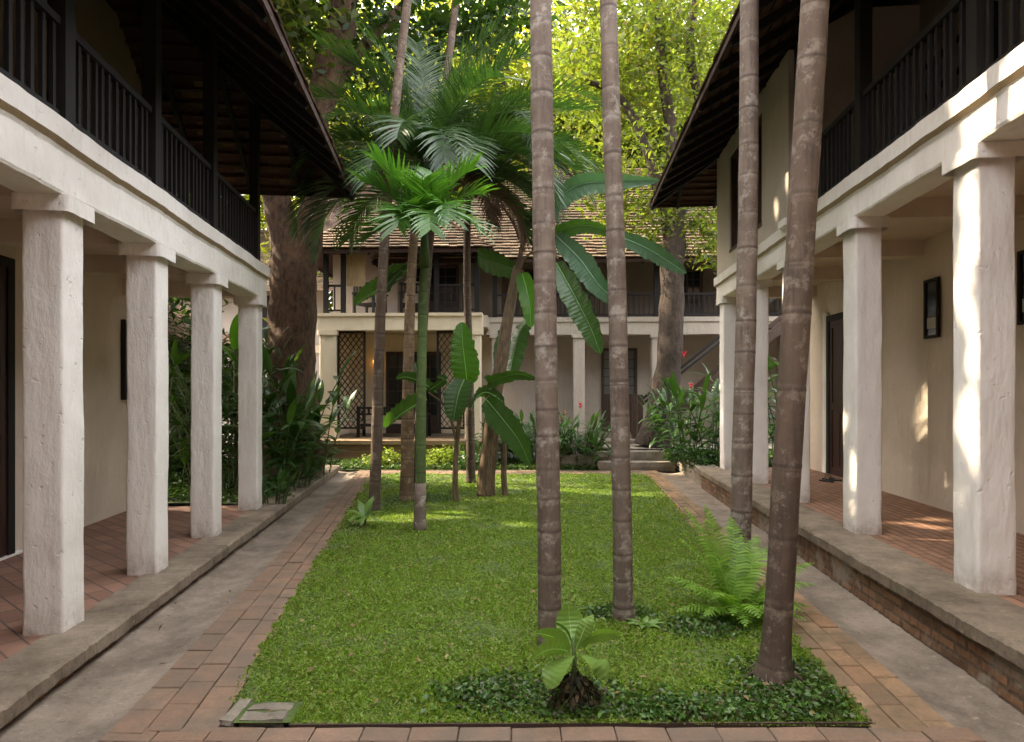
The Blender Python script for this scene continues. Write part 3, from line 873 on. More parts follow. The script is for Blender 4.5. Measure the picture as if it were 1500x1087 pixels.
# unseen house added behind the viewer, blocking light from that side
RB = tag(empty('rear_light_blocker', (0, -4.2, 0)), 'unseen dark timber house added behind the viewer to block light', 'house')
mb = MB(); mb.box(-9, 9, -5, 0, 0, 5.2); mb.build('wall', M['brown_wood'], RB)
mb = MB(); mb.add([(-9.6, 1.5, 4.0), (9.6, 1.5, 4.0), (9.6, -1.6, 10.5), (-9.6, -1.6, 10.5), (-9.6, -6.2, 4.6), (9.6, -6.2, 4.6)], [(0, 1, 2, 3), (3, 2, 5, 4)]); mb.build('roof', M['roof_under'], RB)

# ---- details on the left house
def panel_door(root, bx, v, y0, y1, z0, z1, mat, n_leaf=2):
    d = MB()
    bx(d, v-0.02, v+0.05, y0-0.10, y0, z0, z1+0.10); bx(d, v-0.02, v+0.05, y1, y1+0.10, z0, z1+0.10); bx(d, v-0.02, v+0.05, y0, y1, z1, z1+0.10)
    dr = d.build('door', M['dark_wood'], root)
    wl = (y1-y0)/n_leaf
    for k in range(n_leaf):
        a, b = y0+k*wl+0.004, y0+(k+1)*wl-0.004
        l = MB(); bx(l, v-0.02, v+0.02, a, b, z0, z1)
        bx(l, v+0.02, v+0.034, a, a+0.09, z0, z1); bx(l, v+0.02, v+0.034, b-0.09, b, z0, z1)
        for zz in (z0, z0+0.42*(z1-z0), z1-0.12): bx(l, v+0.02, v+0.034, a+0.09, b-0.09, zz, zz+0.12)
        bx(l, v+0.021, v+0.030, a+0.14, b-0.14, z0+0.18, z0+0.42*(z1-z0)-0.05)
        lo = l.build('door_leaf', mat, dr)
        h = MB(); h.tube([(0.0, 0, 0), (0.0, 0.0, 0.10)], 0.012, 8)
        ho = h.build('handle', M['metal_edge'], lo)
        sg = 1 if bx(MB(), 0, 1, 0, 1, 0, 1) is None else 1
        ho.location = ((v+0.055)*(1 if bx is lbx else -1), b-0.05 if k == 0 else a+0.05, z0+0.95)
    return dr
panel_door(LH, lbx, -1.785, 4.95, 6.50, 0.175, 3.05, M['door_wood'])
d = MB(); lbx(d, -1.80, -1.72, 4.7, 6.75, 0.14, 0.172); d.build('door_sill', M['plaster'], LH)
d = MB()
for (a, b) in ((8.83, 8.89), (9.15, 9.21)): lbx(d, -1.795, -1.74, a, b, 1.70, 2.80)
lbx(d, -1.795, -1.74, 8.89, 9.15, 2.73, 2.80); lbx(d, -1.795, -1.74, 8.89, 9.15, 1.70, 1.77)
wdw = d.build('window', M['dark_wood'], LH)
d = MB(); lbx(d, -1.79, -1.765, 8.89, 9.15, 1.77, 2.73); d.build('pane', M['glass'], wdw)
# dark door on the balcony
d = MB(); lbx(d, -1.60, -1.56, 4.0, 5.2, 3.63, 5.6); d.build('balcony_door', M['door_wood'], LH)

# ---- details on the right house
panel_door(RH, rbx, -1.665, 9.95, 11.0, 0.40, 3.02, M['door_wood'])
d = MB(); rbx(d, -1.665, -1.62, 11.13, 11.27, 0.40, 3.2); d.build('door_trim', M['plaster'], RH)
# enclosed upper wall flush with the beam, with one wide window opening
uw = MB()
za, zc, z0w, z1w = 3.97, 6.25, 4.25, 5.95
ya, yb, wy0, wy1 = 8.18, 12.02, 9.28, 11.10
for (a, b, c, dd) in ((ya, wy0, za, zc), (wy1, yb, za, zc), (wy0, wy1, za, z0w), (wy0, wy1, z1w, zc)): rbx(uw, -0.17, 0.022, a, b, c, dd)
rbx(uw, -1.6, -0.171, ya, ya+0.2, za, zc+0.5)
rbx(uw, -1.6, -0.171, yb-0.2, yb, za, zc+0.3)
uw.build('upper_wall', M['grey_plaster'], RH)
wf = MB()
for (a, b) in ((wy0, wy0+0.07), (wy1-0.07, wy1), ((wy0+wy1)/2-0.035, (wy0+wy1)/2+0.035)): rbx(wf, -0.12, 0.005, a, b, z0w+0.06, z1w-0.06)
rbx(wf, -0.12, 0.03, wy0, wy1, z0w, z0w+0.06); rbx(wf, -0.12, 0.005, wy0, wy1, z1w-0.06, z1w)
for k in range(1, 7):
    for (a, b) in ((wy0+0.07, (wy0+wy1)/2-0.035), ((wy0+wy1)/2+0.035, wy1-0.07)):
        yy = a+(b-a)*k/7; rbx(wf, -0.09, -0.06, yy-0.012, yy+0.012, z0w+0.06, z1w-0.06)
wo = wf.build('window', M['brown_wood'], RH)
d = MB(); rbx(d, -0.115, -0.10, wy0+0.07, wy1-0.07, z0w+0.06, z1w-0.06); d.build('pane', M['glass'], wo)
# bracket ledge at the end of the enclosed wall
d = MB(); rbx(d, 0.08, 0.14, 7.98, 8.22, 3.93, 4.02); d.build('ledge_stub', M['plaster_beam'], RH)
# glazed balcony door behind the railing
d = MB()
gy0, gy1, gz0, gz1 = 6.7, 8.05, 3.98, 5.85
for yy in np.linspace(gy0, gy1, 6): rbx(d, -1.60, -1.55, yy-0.03, yy+0.03, gz0, gz1)
for zz in np.linspace(gz0, gz1, 6): rbx(d, -1.598, -1.552, gy0, gy1, zz-0.03, zz+0.03)
do = d.build('balcony_door', M['dark_wood'], RH)
d = MB(); rbx(d, -1.59, -1.575, gy0, gy1, gz0, gz1); d.build('pane', M['pane'], do)

def wall_sign(root, y0, y1, z0, z1, label):
    a = RA; c, s_ = math.cos(a), math.sin(a)
    org = Vector((2.926, 0, 0)); v = 1.668
    r = empty('framed_notice', org + Vector((c*v - s_*(y0+y1)/2, s_*v + c*(y0+y1)/2, z0)), a)
    tag(r, label, 'notice', 'framed notices on the gallery wall')
    h, wd = z1-z0, y1-y0
    f = MB(); t = 0.035
    f.box(-0.035, 0, -wd/2, -wd/2+t, 0, h); f.box(-0.035, 0, wd/2-t, wd/2, 0, h)
    f.box(-0.035, 0, -wd/2+t, wd/2-t, 0, t); f.box(-0.035, 0, -wd/2+t, wd/2-t, h-t, h)
    f.build('frame', M['dark_wood'], r)
    f = MB(); f.box(-0.018, -0.002, -wd/2+t, wd/2-t, t, h-t); f.build('board', M['glass'], r)
    f = MB(); f.box(-0.022, -0.0185, -wd/2+t+0.02, wd/2-t-0.02, t+0.12*h, t+0.30*h); f.build('paper', M['paper'], r)
wall_sign(RH, 7.86, 8.16, 2.48, 3.22, 'narrow dark framed notice hanging on the cream gallery wall between the two nearest sunlit columns')
wall_sign(RH, 6.20, 6.50, 2.48, 3.22, 'dark framed notice mostly hidden behind the thickest sunlit column, at the frame edge')

# sandals by the door
a = RA; org = Vector((2.926, 0, 0))
def rloc(v, y, z): return org + Vector((math.cos(a)*v - math.sin(a)*y, math.sin(a)*v + math.cos(a)*y, z))
for k, (v, y, rz) in enumerate(((1.26, 10.20, 0.5), (1.42, 10.32, 0.8))):
    sh = empty('sandal', rloc(v, y, 0.373), rz)
    tag(sh, ['black sandal on the brick gallery floor, nearer the kerb of its pair', 'black sandal on the brick gallery floor, nearer the door of its pair'][k], 'sandal', 'pair of sandals by the door')
    so = MB(); pts = [(0.045*math.cos(t)*(1.15 if math.sin(t) > 0 else 0.9), 0.13*math.sin(t)) for t in np.linspace(0, 2*PI, 18)[:-1]]
    so.add([(x, y2, 0.0) for x, y2 in pts] + [(x, y2, 0.022) for x, y2 in pts], [tuple(range(17))[::-1], tuple(range(17, 34))] + [(i, (i+1) % 17, 17+(i+1) % 17, 17+i) for i in range(17)])
    so.build('sole', M['rubber'], sh)
    st = MB()
    for sx in (-1, 1): st.tube([(0, 0.07, 0.022), (sx*0.02, 0.05, 0.055), (sx*0.045, -0.01, 0.02)], 0.008, 6)
    st.build('strap', M['rubber'], sh)

# garden strips that carry on beyond each gallery
g = MB()
prof = [(-0.10, 0.0), (-0.10, 0.16), (0.26, 0.155), (0.28, 0.14), (0.27, 0.05), (0.24, 0.045), (0.24, 0.0)]
gl = prof_extrude(prof, 9.36, 14.3, 60, 0.014, 31).build('kerb_wall', M['concrete'])
gl.location = (-2.576, 0, 0); gl.rotation_euler = (0, 0, LA)
tag(gl, 'low worn concrete kerb wall edging the dark planting bed beyond the four-column gallery', 'kerb')
sheet('planting_bed', M['turf'], lambda Y: -12.0, lambda Y: Lx(Y)-0.09, 9.4, 14.6, 0.13, -0.03)
prof = [(-0.05, 0.0), (-0.05, 0.36), (0.33, 0.36), (0.36, 0.34), (0.35, 0.24), (0.30, 0.235), (0.30, 0.0)]
gr = prof_extrude(prof, 11.96, 14.95, 50, 0.016, 41, lambda v: -v).build('kerb_wall', M['stone'])
gr.location = (2.926, 0, 0); gr.rotation_euler = (0, 0, RA)
tag(gr, 'low mossy stone wall running from the brick plinth to the stone steps', 'kerb')
sheet('planting_bed', M['turf'], lambda Y: Rx(Y)+0.04, lambda Y: 12, 12.1, 15.4, 0.33, -0.03)

# ------------------------------------------------------------------ house at the back (local +x towards the camera, local +y to the right)
BA = R(-92.0)
BO = Vector((-3.0, 17.0, 0))
BH = tag(empty('veranda_house', BO, BA), 'two-storey cream veranda house closing the far end of the lawn, with lattice screens', 'house')
def bw(v, y, z=0.0):
    c, s_ = math.cos(BA), math.sin(BA)
    return BO + Vector((c*v - s_*y, s_*v + c*y, z))
def hb(mat, name, boxes, parent=BH):
    mb = MB()
    for b in boxes: mb.box(*b)
    return mb.build(name, mat, parent)
PZ = 0.55
hb(M['tan_stone'], 'platform_cap', [(-1.0, 0.72, -2.55, 2.50, PZ-0.10, PZ)])
hb(M['platform_brick'], 'platform', [(-1.0, 0.66, -2.50, 2.45, -0.05, PZ-0.10)])
hb(M['tan_stone'], 'platform_pier', [(0.661, 0.69, -2.50, -2.22, -0.05, PZ-0.10), (0.661, 0.69, 2.15, 2.43, -0.05, PZ-0.10)])
hb(M['stone'], 'veranda_floor', [(-3.4, -1.001, -2.6, 11.5, 0.2, PZ-0.002), (-1.0, 0.05, 2.501, 11.5, 0.2, PZ-0.03)])
for y0 in (-2.24, 1.72):
    c = MB(); wob_prism(c, -0.22, y0+0.215, 0.43, 0.43, PZ-0.02, 3.47, y0, 16, 0.03, 0.006); co = c.build('column', M['cream'], BH, True)
    c = MB(); wob_prism(c, -0.22, y0+0.215, 0.52, 0.53, 3.36, 3.487, y0+3, 4, 0.03, 0.006); c.build('capital', M['cream'], co, True)
prof_extrude([(-0.42, 3.49), (0.015, 3.49), (0.015, 3.84), (0.07, 3.87), (0.07, 3.95), (-0.42, 3.95)], -2.30, 2.20, 40, 0.006, 60).build('pavilion_beam', M['cream'], BH)
def lattice(y0, y1, z0, z1, v):
    mb = MB(); t = 0.05
    mb.box(v-0.03, v+0.03, y0, y0+t, z0, z1); mb.box(v-0.03, v+0.03, y1-t, y1, z0, z1)
    mb.box(v-0.03, v+0.03, y0+t, y1-t, z0, z0+t); mb.box(v-0.03, v+0.03, y0+t, y1-t, z1-t, z1)
    st = 0.155; a0, a1, b0, b1 = y0+t, y1-t, z0+t, z1-t
    sl = 1.35
    for sg, vv in ((1, v-0.008), (-1, v+0.008)):
        k = -int((b1-b0)/st/sl)-8
        while k < int((b1-b0)/st)+8:
            o = a0 + k*st if sg > 0 else a0 + k*st
            # line y = o + sg*(z-b0)/sl
            seg = []
            za, zb_ = b0, b1
            for yy in (a0, a1):
                pass
            z_at = lambda yy: b0 + (yy-o)*sl*sg
            zs = sorted((z_at(a0), z_at(a1)))
            lo, hi = max(b0, zs[0]), min(b1, zs[1])
            if hi-lo > 0.03:
                p = Vector((vv, o+sg*(lo-b0)/sl, lo)); q = Vector((vv, o+sg*(hi-b0)/sl, hi))
                mb.bar(p, q, 0.014, 0.060, Vector((0, 1, 0.001)) if False else Vector((1, 0, 0)))
            k += 1
    mb.build('lattice_screen', M['dark_wood'], BH)
lattice(-1.80, -1.03, 0.80, 3.48, -0.2)
lattice(0.94, 1.71, 0.80, 3.48, -0.2)
hb(M['cream'], 'wall', [(-2.6, -2.3, -2.24, 2.6, PZ, 3.6)])
hb(M['cream'], 'wall', [(-2.299, -0.45, -2.24, -2.10, PZ, 3.6)])
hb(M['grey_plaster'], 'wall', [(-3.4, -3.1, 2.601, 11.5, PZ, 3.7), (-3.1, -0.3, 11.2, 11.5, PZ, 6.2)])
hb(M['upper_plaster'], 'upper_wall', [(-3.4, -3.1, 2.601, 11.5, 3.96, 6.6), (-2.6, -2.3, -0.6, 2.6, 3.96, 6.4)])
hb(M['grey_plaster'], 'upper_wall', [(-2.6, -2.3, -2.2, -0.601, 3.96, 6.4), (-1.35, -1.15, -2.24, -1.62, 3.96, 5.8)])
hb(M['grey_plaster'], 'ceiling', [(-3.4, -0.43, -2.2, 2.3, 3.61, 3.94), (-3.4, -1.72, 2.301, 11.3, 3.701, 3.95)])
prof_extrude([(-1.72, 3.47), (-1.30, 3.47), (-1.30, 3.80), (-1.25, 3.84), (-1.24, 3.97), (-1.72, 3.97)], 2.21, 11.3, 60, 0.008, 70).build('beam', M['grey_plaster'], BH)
for y0 in (2.35, 4.72, 6.98, 9.30):
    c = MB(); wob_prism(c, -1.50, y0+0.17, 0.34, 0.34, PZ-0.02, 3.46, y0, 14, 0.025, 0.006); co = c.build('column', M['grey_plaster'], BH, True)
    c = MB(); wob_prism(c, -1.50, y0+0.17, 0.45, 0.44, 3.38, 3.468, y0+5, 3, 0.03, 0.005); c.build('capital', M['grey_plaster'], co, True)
# doors of the back house
def glazed_door(y0, y1, z0, z1, v, cols, rows, zsplit, pane_mat):
    o = hb(M['brown_wood'], 'door', [(v, v+0.05, y0, y0+0.09, z0, z1), (v, v+0.05, y1-0.09, y1, z0, z1), (v, v+0.05, y0+0.09, y1-0.09, z1-0.09, z1),
        (v, v+0.045, y0+0.09, y1-0.09, z0, zsplit), (v, v+0.055, (y0+y1)/2-0.03, (y0+y1)/2+0.03, z0, z1-0.091)]
        + [(v, v+0.035, y0+0.09, y1-0.09, z-0.014, z+0.014) for z in np.linspace(zsplit, z1-0.09, rows+1)[1:-1]]
        + [(v+0.003, v+0.038, y-0.013, y+0.013, zsplit, z1-0.09) for y in np.linspace(y0+0.09, y1-0.09, cols+1)[1:-1]])
    hb(pane_mat, 'pane', [(v-0.02, v+0.01, y0+0.09, y1-0.09, zsplit, z1-0.09)], o)
    hb(M['metal_edge'], 'handle', [(v+0.056, v+0.09, (y0+y1)/2-0.05, (y0+y1)/2-0.03, z0+0.95, z0+1.1)], o)
glazed_door(-0.95, 0.75, PZ, 3.05, -2.295, 6, 5, 1.1, M['glass'])
glazed_door(5.72, 6.85, PZ, 3.2, -3.095, 4, 5, 1.75, M['pane'])
glazed_door(-0.2, 1.3, 3.97, 5.7, -2.295, 4, 4, 4.6, M['glass'])
glazed_door(3.3, 4.3, 3.97, 5.7, -3.095, 4, 4, 4.6, M['glass'])
glazed_door(7.9, 8.9, 3.97, 5.7, -3.095, 4, 4, 4.6, M['glass'])
# balcony posts and rails
def brail(y0, y1, v, z, h, st=0.14):
    mb = MB(); mb.box(v-0.03, v+0.03, y0, y1, z+h-0.06, z+h); mb.box(v-0.025, v+0.025, y0, y1, z+0.07, z+0.12)
    n = int((y1-y0)/st)
    for i in range(1, n): mb.box(v-0.016, v+0.016, y0+(y1-y0)*i/n-0.016, y0+(y1-y0)*i/n+0.016, z+0.12, z+h-0.06)
    mb.build('railing', M['dark_wood'], BH)
bp_ = [2.45, 4.85, 7.15, 9.45]
for y in bp_: hb(M['dark_wood'], 'balcony_post', [(-1.56, -1.44, y-0.07, y+0.07, 3.975, 5.9)])
for a, b in zip(bp_, bp_[1:]+[11.2]): brail(a+0.071, b-0.071, -1.5, 3.97, 0.72)
for y in (-2.1, -1.62, 0.95, 2.05): hb(M['dark_wood'], 'balcony_post', [(-0.19, -0.07, y-0.06, y+0.06, 3.955, 5.75)])
brail(-2.04, -1.68, -0.13, 3.95, 0.80); brail(1.01, 1.99, -0.13, 3.95, 0.80)
hb(M['blind'], 'rolled_blind', [(-0.25, -0.21, -1.55, -1.05, 4.72, 5.62)])
hip_roof(BH, -10.5, -0.85, -1.0, 12.2, 5.55, 0.92, -5.3, M['tile_light'], M['dark_wood'], ('x1', 'y0'), 0.22, 0.17, 0.25, 0.034)
hip_roof(BH, -11.0, 0.40, -2.95, 2.45, 5.58, 0.80, -5.3, M['tile_light'], M['dark_wood'], ('x1', 'y1'), 0.22, 0.17, 0.25, 0.034)

# wall lamp
lp = tag(empty('wall_lamp', bw(-2.29, -1.25, 2.55), BA), 'small glowing amber wall lamp beside the glazed door of the veranda', 'lamp')
hb(M['dark_wood'], 'bracket', [(0.0, 0.03, -0.03, 0.03, 0.0, 0.3), (0.03, 0.12, -0.015, 0.015, 0.26, 0.29)], lp)
c = MB(); c.tube([(0.11, 0, 0.06), (0.11, 0, 0.14), (0.11, 0, 0.24)], [0.05, 0.07, 0.085], 12); c.build('lamp_shade', M['lamp'], lp, True)

# bench in the pavilion, seen from behind
bn = tag(empty('bench', bw(-0.75, -0.35, PZ), BA), 'dark wooden slat-back bench with tan seat cushion standing inside the pavilion', 'bench')
for y in (-0.95, 0.95):
    hb(M['dark_wood'], 'leg', [(0.25, 0.33, y-0.04, y+0.04, 0, 0.86)], bn); hb(M['dark_wood'], 'leg', [(-0.33, -0.25, y-0.04, y+0.04, 0, 0.62)], bn)
    hb(M['dark_wood'], 'armrest', [(-0.33, 0.249, y-0.035, y+0.035, 0.621, 0.67)], bn)
hb(M['dark_wood'], 'backrest', [(0.27, 0.31, -0.909, 0.909, 0.79, 0.85), (0.27, 0.31, -0.909, 0.909, 0.62, 0.67)] + [(0.28, 0.30, y-0.03, y+0.03, 0.67, 0.79) for y in np.linspace(-0.8, 0.8, 12)], bn)
hb(M['dark_wood'], 'seat', [(-0.30, 0.30, -0.905, 0.905, 0.30, 0.38)], bn)
hb(M['cushion'], 'seat_cushion', [(-0.28, 0.26, -0.89, 0.89, 0.381, 0.47)], bn)
# balcony chairs
def balcony_chair(y, v, rz, label):
    ch = tag(empty('armchair', bw(v, y, 3.955), BA+rz), label, 'armchair', 'armchairs on the balcony')
    for a in (-0.3, 0.3):
        for b in (-0.32, 0.32): hb(M['dark_wood'], 'leg', [(a-0.03, a+0.03, b-0.03, b+0.03, 0, 0.6)], ch)
    for b in (-0.32, 0.32): hb(M['dark_wood'], 'armrest', [(-0.35, 0.38, b-0.045, b+0.045, 0.601, 0.64)], ch)
    hb(M['dark_wood'], 'seat', [(-0.27, 0.29, -0.289, 0.289, 0.30, 0.35)], ch)
    hb(M['dark_wood'], 'backrest', [(-0.34, -0.30, -0.36, 0.36, 0.84, 0.90), (-0.34, -0.30, -0.36, 0.36, 0.62, 0.66)] + [(-0.33, -0.31, q-0.025, q+0.025, 0.66, 0.84) for q in np.linspace(-0.3, 0.3, 7)], ch)
    c = MB(); wob_prism(c, 0.0, 0.0, 0.52, 0.54, 0.351, 0.46, y, 4, 0.06, 0.01); c.build('seat_cushion', M['cushion'], ch, True)
    c = MB(); wob_prism(c, -0.2, 0.0, 0.16, 0.46, 0.47, 0.95, y+4, 6, 0.06, 0.02); c.build('back_cushion', M['cushion'], ch, True)
balcony_chair(-1.05, -0.75, R(160), 'dark wooden armchair with pale cushions at the left end of the balcony under the blind')
balcony_chair(0.15, -0.85, R(190), 'dark wooden armchair with pale cushions at the middle of the balcony, behind the palm stems')

# stone steps and terrace
st = tag(empty('stone_steps', (2.9, 14.42, 0)), 'short flight of worn grey stone steps at the far right corner of the lawn', 'steps')
for k, (y0, z0, z1, x1) in enumerate(((0.0, -0.02, 0.20, 0.86), (0.36, 0.10, 0.41, 0.84), (2.2, 0.40, 0.50, 4.5))):
    rough_block('step', M['stone'], -0.92, x1, y0, y0+0.55 if k < 2 else y0+0.4, z0, z1, 20+k, 0.015, 6, st)
sheet('terrace', M['stone'], lambda Y: 1.98, lambda Y: 12, 15.15, 17.2, 0.435, -0.01)
bk = MB(); bk.box(-1.2, 1.95, 15.6, 15.8, -0.05, 0.34)
tag(rough_block('stone_border', M['stone'], 0.9, 1.96, 14.75, 14.95, -0.03, 0.33, 33, 0.02, 6), 'dark stone border block under the shrubs left of the stone steps', 'stone')

# wooden stair up to the balcony
ws = tag(empty('wooden_staircase', bw(0.0, 6.45, PZ-0.03), BA), 'weathered wooden staircase climbing to the balcony beside the leaning tree trunk', 'staircase')
rise, run = 3.4, 4.1
for v in (0.25, -0.65):
    c = MB(); c.bar((v, 0.05, 0.05), (v, run, rise), 0.05, 0.24, Vector((1, 0, 0))) if False else c.bar((v, 0.05, 0.08), (v, run, rise), 0.05, 0.24)
    c.build('stringer', M['brown_wood'], ws)
    c = MB(); c.bar((v, 0.0, 0.98), (v, run, rise+0.9), 0.06, 0.07); c.build('handrail', M['dark_wood'], ws)
    hb(M['brown_wood'], 'newel_post', [(v-0.07, v+0.07, -0.14, 0.0, 0, 1.22)], ws)
hb(M['brown_wood'], 'tread', [(-0.62, 0.22, 0.1+run*i/14, 0.1+run*i/14+0.27, rise*i/14+0.10, rise*i/14+0.14) for i in range(1, 14)], ws)

# low tiled pavilion beyond the left gallery, and a wing behind the big tree
gpv = tag(empty('garden_shed', (-9.2, 11.0, 0), R(4)), 'dark garden shed with low mossy tiled roof glimpsed between the left columns', 'shed')
hb(M['dark_wood'], 'wall', [(-1.4, 1.6, 1.0, 6.0, 0, 3.2)], gpv)
hip_roof(gpv, -2.2, 2.3, 0.2, 7.0, 2.95, 0.75, 0.05, M['tile'], M['dark_wood'], ('x1', 'y0'), 0.2, 0.17, 0.3)
wg = tag(empty('side_wing', (-9.2, 21.0, 0), R(-3)), 'dim olive plastered wing behind the forked trunk at the left of the veranda house', 'house')
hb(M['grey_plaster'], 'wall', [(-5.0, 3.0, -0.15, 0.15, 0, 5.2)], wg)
hb(M['dark_wood'], 'window', [(0.6, 1.7, -0.19, -0.151, 3.6, 5.0)], wg); hb(M['dark_wood'], 'window', [(-2.0, -0.8, -0.19, -0.151, 1.0, 2.9)], wg)
hb(M['cream'], 'string_course', [(-5.0, 3.03, -0.21, -0.152, 3.1, 3.35)], wg)
rt = MB(); up = Vector((0, 1, 0.75))
roof_tiles(rt, (-5.6, -0.9, 5.0), (3.6, -0.9, 5.0), up, 0, 0, 5.0, 0.24, 0.2)
rt.build('roof', M['tile_light'], wg)

# gaps that the sun comes through in the crowns
HOLES = [(*gp(x, y, 0), r) for x, y, r in ((572, 764, 0.30), (598, 760, 0.26), (640, 757, 0.30), (672, 755, 0.30), (705, 758, 0.2), (930, 727, 0.22), (925, 758, 0.2), (790, 724, 0.25), (760, 770, 0.2), (640, 722, 0.15), (560, 690, 0.2), (520, 688, 0.2), (690, 770, 0.1), (1440, 1048, 0.16), (1395, 1010, 0.1))]
HOLES += [(x, y, z, 0.6) for x, y, z in ((-4.2, 15.6, 0.1), (-3.4, 15.5, 0.1), (-3.0, 15.3, 0.4), (-1.7, 15.2, 0.4), (-2.2, 15.4, 0.2), (-5.0, 15.7, 0.1), (-4.9, 17.0, 1.5), (-4.0, 17.0, 3.7), (-3.0, 17.0, 3.7), (-2.0, 17.0, 3.7), (-4.4, 17.0, 5.1), (3.9, 14.2, 0.4))]
FLECKS = HOLES

# ------------------------------------------------------------------ trees
def tree(name, label, stems, clumps, per, spread, L, leaf, bark, cat='tree', n=12, holes=None, group=None, wob=0.22, keep=None, aspect=0.42):
    p0 = Vector(stems[0][0][0])
    root = tag(empty(name, p0), label, cat, group)
    mb = MB()
    for i, (pts, rad) in enumerate(stems):
        # resample smoothly
        P = [Vector(p)-p0 for p in pts]; out, rr = [], []
        for k in range(len(P)-1):
            a = P[max(k-1, 0)]; b = P[k]; c_ = P[k+1]; d_ = P[min(k+2, len(P)-1)]
            for u in range(8):
                t = u/8
                out.append(0.5*((2*b)+(c_-a)*t+(2*a-5*b+4*c_-d_)*t*t+(3*b-a-3*c_+d_)*t**3))
                rr.append(rad[k]+(rad[k+1]-rad[k])*t)
        out.append(P[-1]); rr.append(rad[-1])
        mb.tube(out, rr, n, wob=wob, seed=i*3.3+p0.x)
    mb.build('trunk', bark, root, True)
    cl = [(c[0]-p0.x, c[1]-p0.y, c[2]-p0.z, c[3] if len(c) > 3 else 1.0) for c in clumps]
    hh = [(h[0]-p0.x, h[1]-p0.y, h[2]-p0.z, h[3]) for h in holes] if holes else None
    kk = (lambda P: keep(P + np.array(p0))) if keep else None
    leaf_cloud('crown', cl, per, spread, L, leaf, root, holes=hh, keep=kk, aspect=aspect)
    return root

def ell_clumps(cx, cy, cz, rx, ry, rz, n, shell=0.55):
    out = []
    while len(out) < n:
        d = Vector((random.gauss(0, 1), random.gauss(0, 1), random.gauss(0, 1))).normalized()
        r = random.uniform(shell, 1.0)
        out.append((cx+d.x*rx*r, cy+d.y*ry*r, cz+d.z*rz*r, random.uniform(0.7, 1.3)))
    return out

def in_view(P, Y0=3.0):
    """crowns must not hang below the top edge of the near part of the courtyard"""
    return np.ones(len(P), bool)

Yt = 12.6
A = lambda x, y, Y=Yt: tuple(at(x, y, Y))
stems = [([A(415, 700), A(424, 640), A(428, 540), A(431, 430), A(432, 350)], [0.85, 0.58, 0.47, 0.45, 0.40]),
         ([A(425, 400), A(408, 300), A(370, 190), A(330, 60), A(250, -120)], [0.34, 0.27, 0.25, 0.22, 0.16]),
         ([A(436, 410), A(456, 320), A(462, 250), A(463, 190), A(475, 120), A(497, 55), A(503, -40), A(500, -260)], [0.36, 0.25, 0.23, 0.25, 0.25, 0.27, 0.24, 0.16]),
         ([A(468, 180), A(500, 110, 12.9), A(545, 55, 13.2), A(610, -5, 13.6), A(720, -90, 14)], [0.17, 0.14, 0.12, 0.11, 0.07]),
         ([A(505, 0), A(560, -80, 11.8), A(680, -160, 11)], [0.16, 0.13, 0.08])]
cl = ell_clumps(-4.2, 12.4, 12.6, 5.2, 3.6, 3.0, 80, 0.3)
cl += [(at(x, y, Y)[0], Y, at(x, y, Y)[2], 0.8) for x, y, Y in ((700, 10, 12), (745, 25, 12.2), (650, 60, 12.5), (600, 90, 13.3), (560, 100, 13), (420, 30, 13.5), (440, 120, 13.6), (540, 150, 13.5), (630, 10, 12), (480, 190, 14), (400, 60, 14), (520, 20, 13), (520, 250, 14.5), (495, 270, 14.5), (560, 30, 13.4), (690, 60, 13.6), (720, 5, 11.6), (585, 40, 14.5), (615, 75, 14.5), (640, 120, 14.5), (575, 140, 14.8), (530, 190, 14.8), (500, 230, 15), (660, 30, 13), (730, 40, 12.4), (760, 20, 12.4), (590, 190, 15), (545, 215, 15))]
SH_HOLES = []
for (x, y, z, r) in [(3.32, 4.50+0.03*math.sin(q*2.1), 1.35+0.15*q, 0.035+0.045*math.sin(q*1.3+1)) for q in range(15) if math.sin(q*1.3+1) > -0.6] + list(((3.32, 4.52, 1.6, 0.10), (3.32, 4.60, 2.5, 0.09), (3.30, 4.56, 3.2, 0.08), (3.28, 4.4, 3.75, 0.16), (3.25, 3.7, 3.85, 0.2), (3.3, 4.1, 3.6, 0.12), (3.22, 3.5, 3.5, 0.12), (3.48, 6.36, 0.95, 0.05), (3.48, 6.37, 1.12, 0.06), (3.48, 6.40, 0.62, 0.035), (3.48, 6.44, 1.5, 0.03),
                     (4.3, 6.8, 0.38, 0.10), (4.2, 7.4, 0.38, 0.12), (4.6, 6.3, 0.38, 0.08), (5.27, 8.2, 1.55, 0.12), (5.27, 8.35, 1.25, 0.08), (5.28, 8.3, 0.78, 0.08), (5.27, 8.05, 0.75, 0.06), (5.25, 7.75, 1.5, 0.08), (5.27, 8.5, 1.0, 0.06), (5.26, 8.05, 1.75, 0.08), (5.26, 8.1, 1.35, 0.08), (5.25, 7.9, 1.6, 0.07), (5.25, 7.8, 0.9, 0.07), (5.25, 7.7, 0.8, 0.07), (4.4, 6.7, 0.38, 0.1), (4.0, 6.9, 0.38, 0.1), (4.7, 7.1, 0.38, 0.09),
                     (3.6, 8.2, 4.6, 0.08), (3.7, 9.2, 4.1, 0.07), (3.75, 9.9, 4.2, 0.07), (3.9, 11.6, 4.0, 0.10), (3.9, 11.2, 3.9, 0.06), (3.65, 8.6, 4.3, 0.07), (3.9, 11.7, 1.4, 0.06), (2.75, 3.9, 0.0, 0.14),
                     (3.23, 3.55, 4.2, 0.25), (3.3, 4.3, 2.0, 0.05), (3.2, 3.3, 3.75, 0.16), (3.2, 2.9, 4.0, 0.2))):
    SH_HOLES.append((x, y, z, r*1.5+0.03))
ALL_HOLES = SH_HOLES + HOLES
tree('broadleaf_tree', 'huge forked tree with rough brown bark standing behind the left end column', stems, cl, 150, 0.62, 0.24, M['leaf_dark'], M['bark'], n=16, holes=ALL_HOLES)

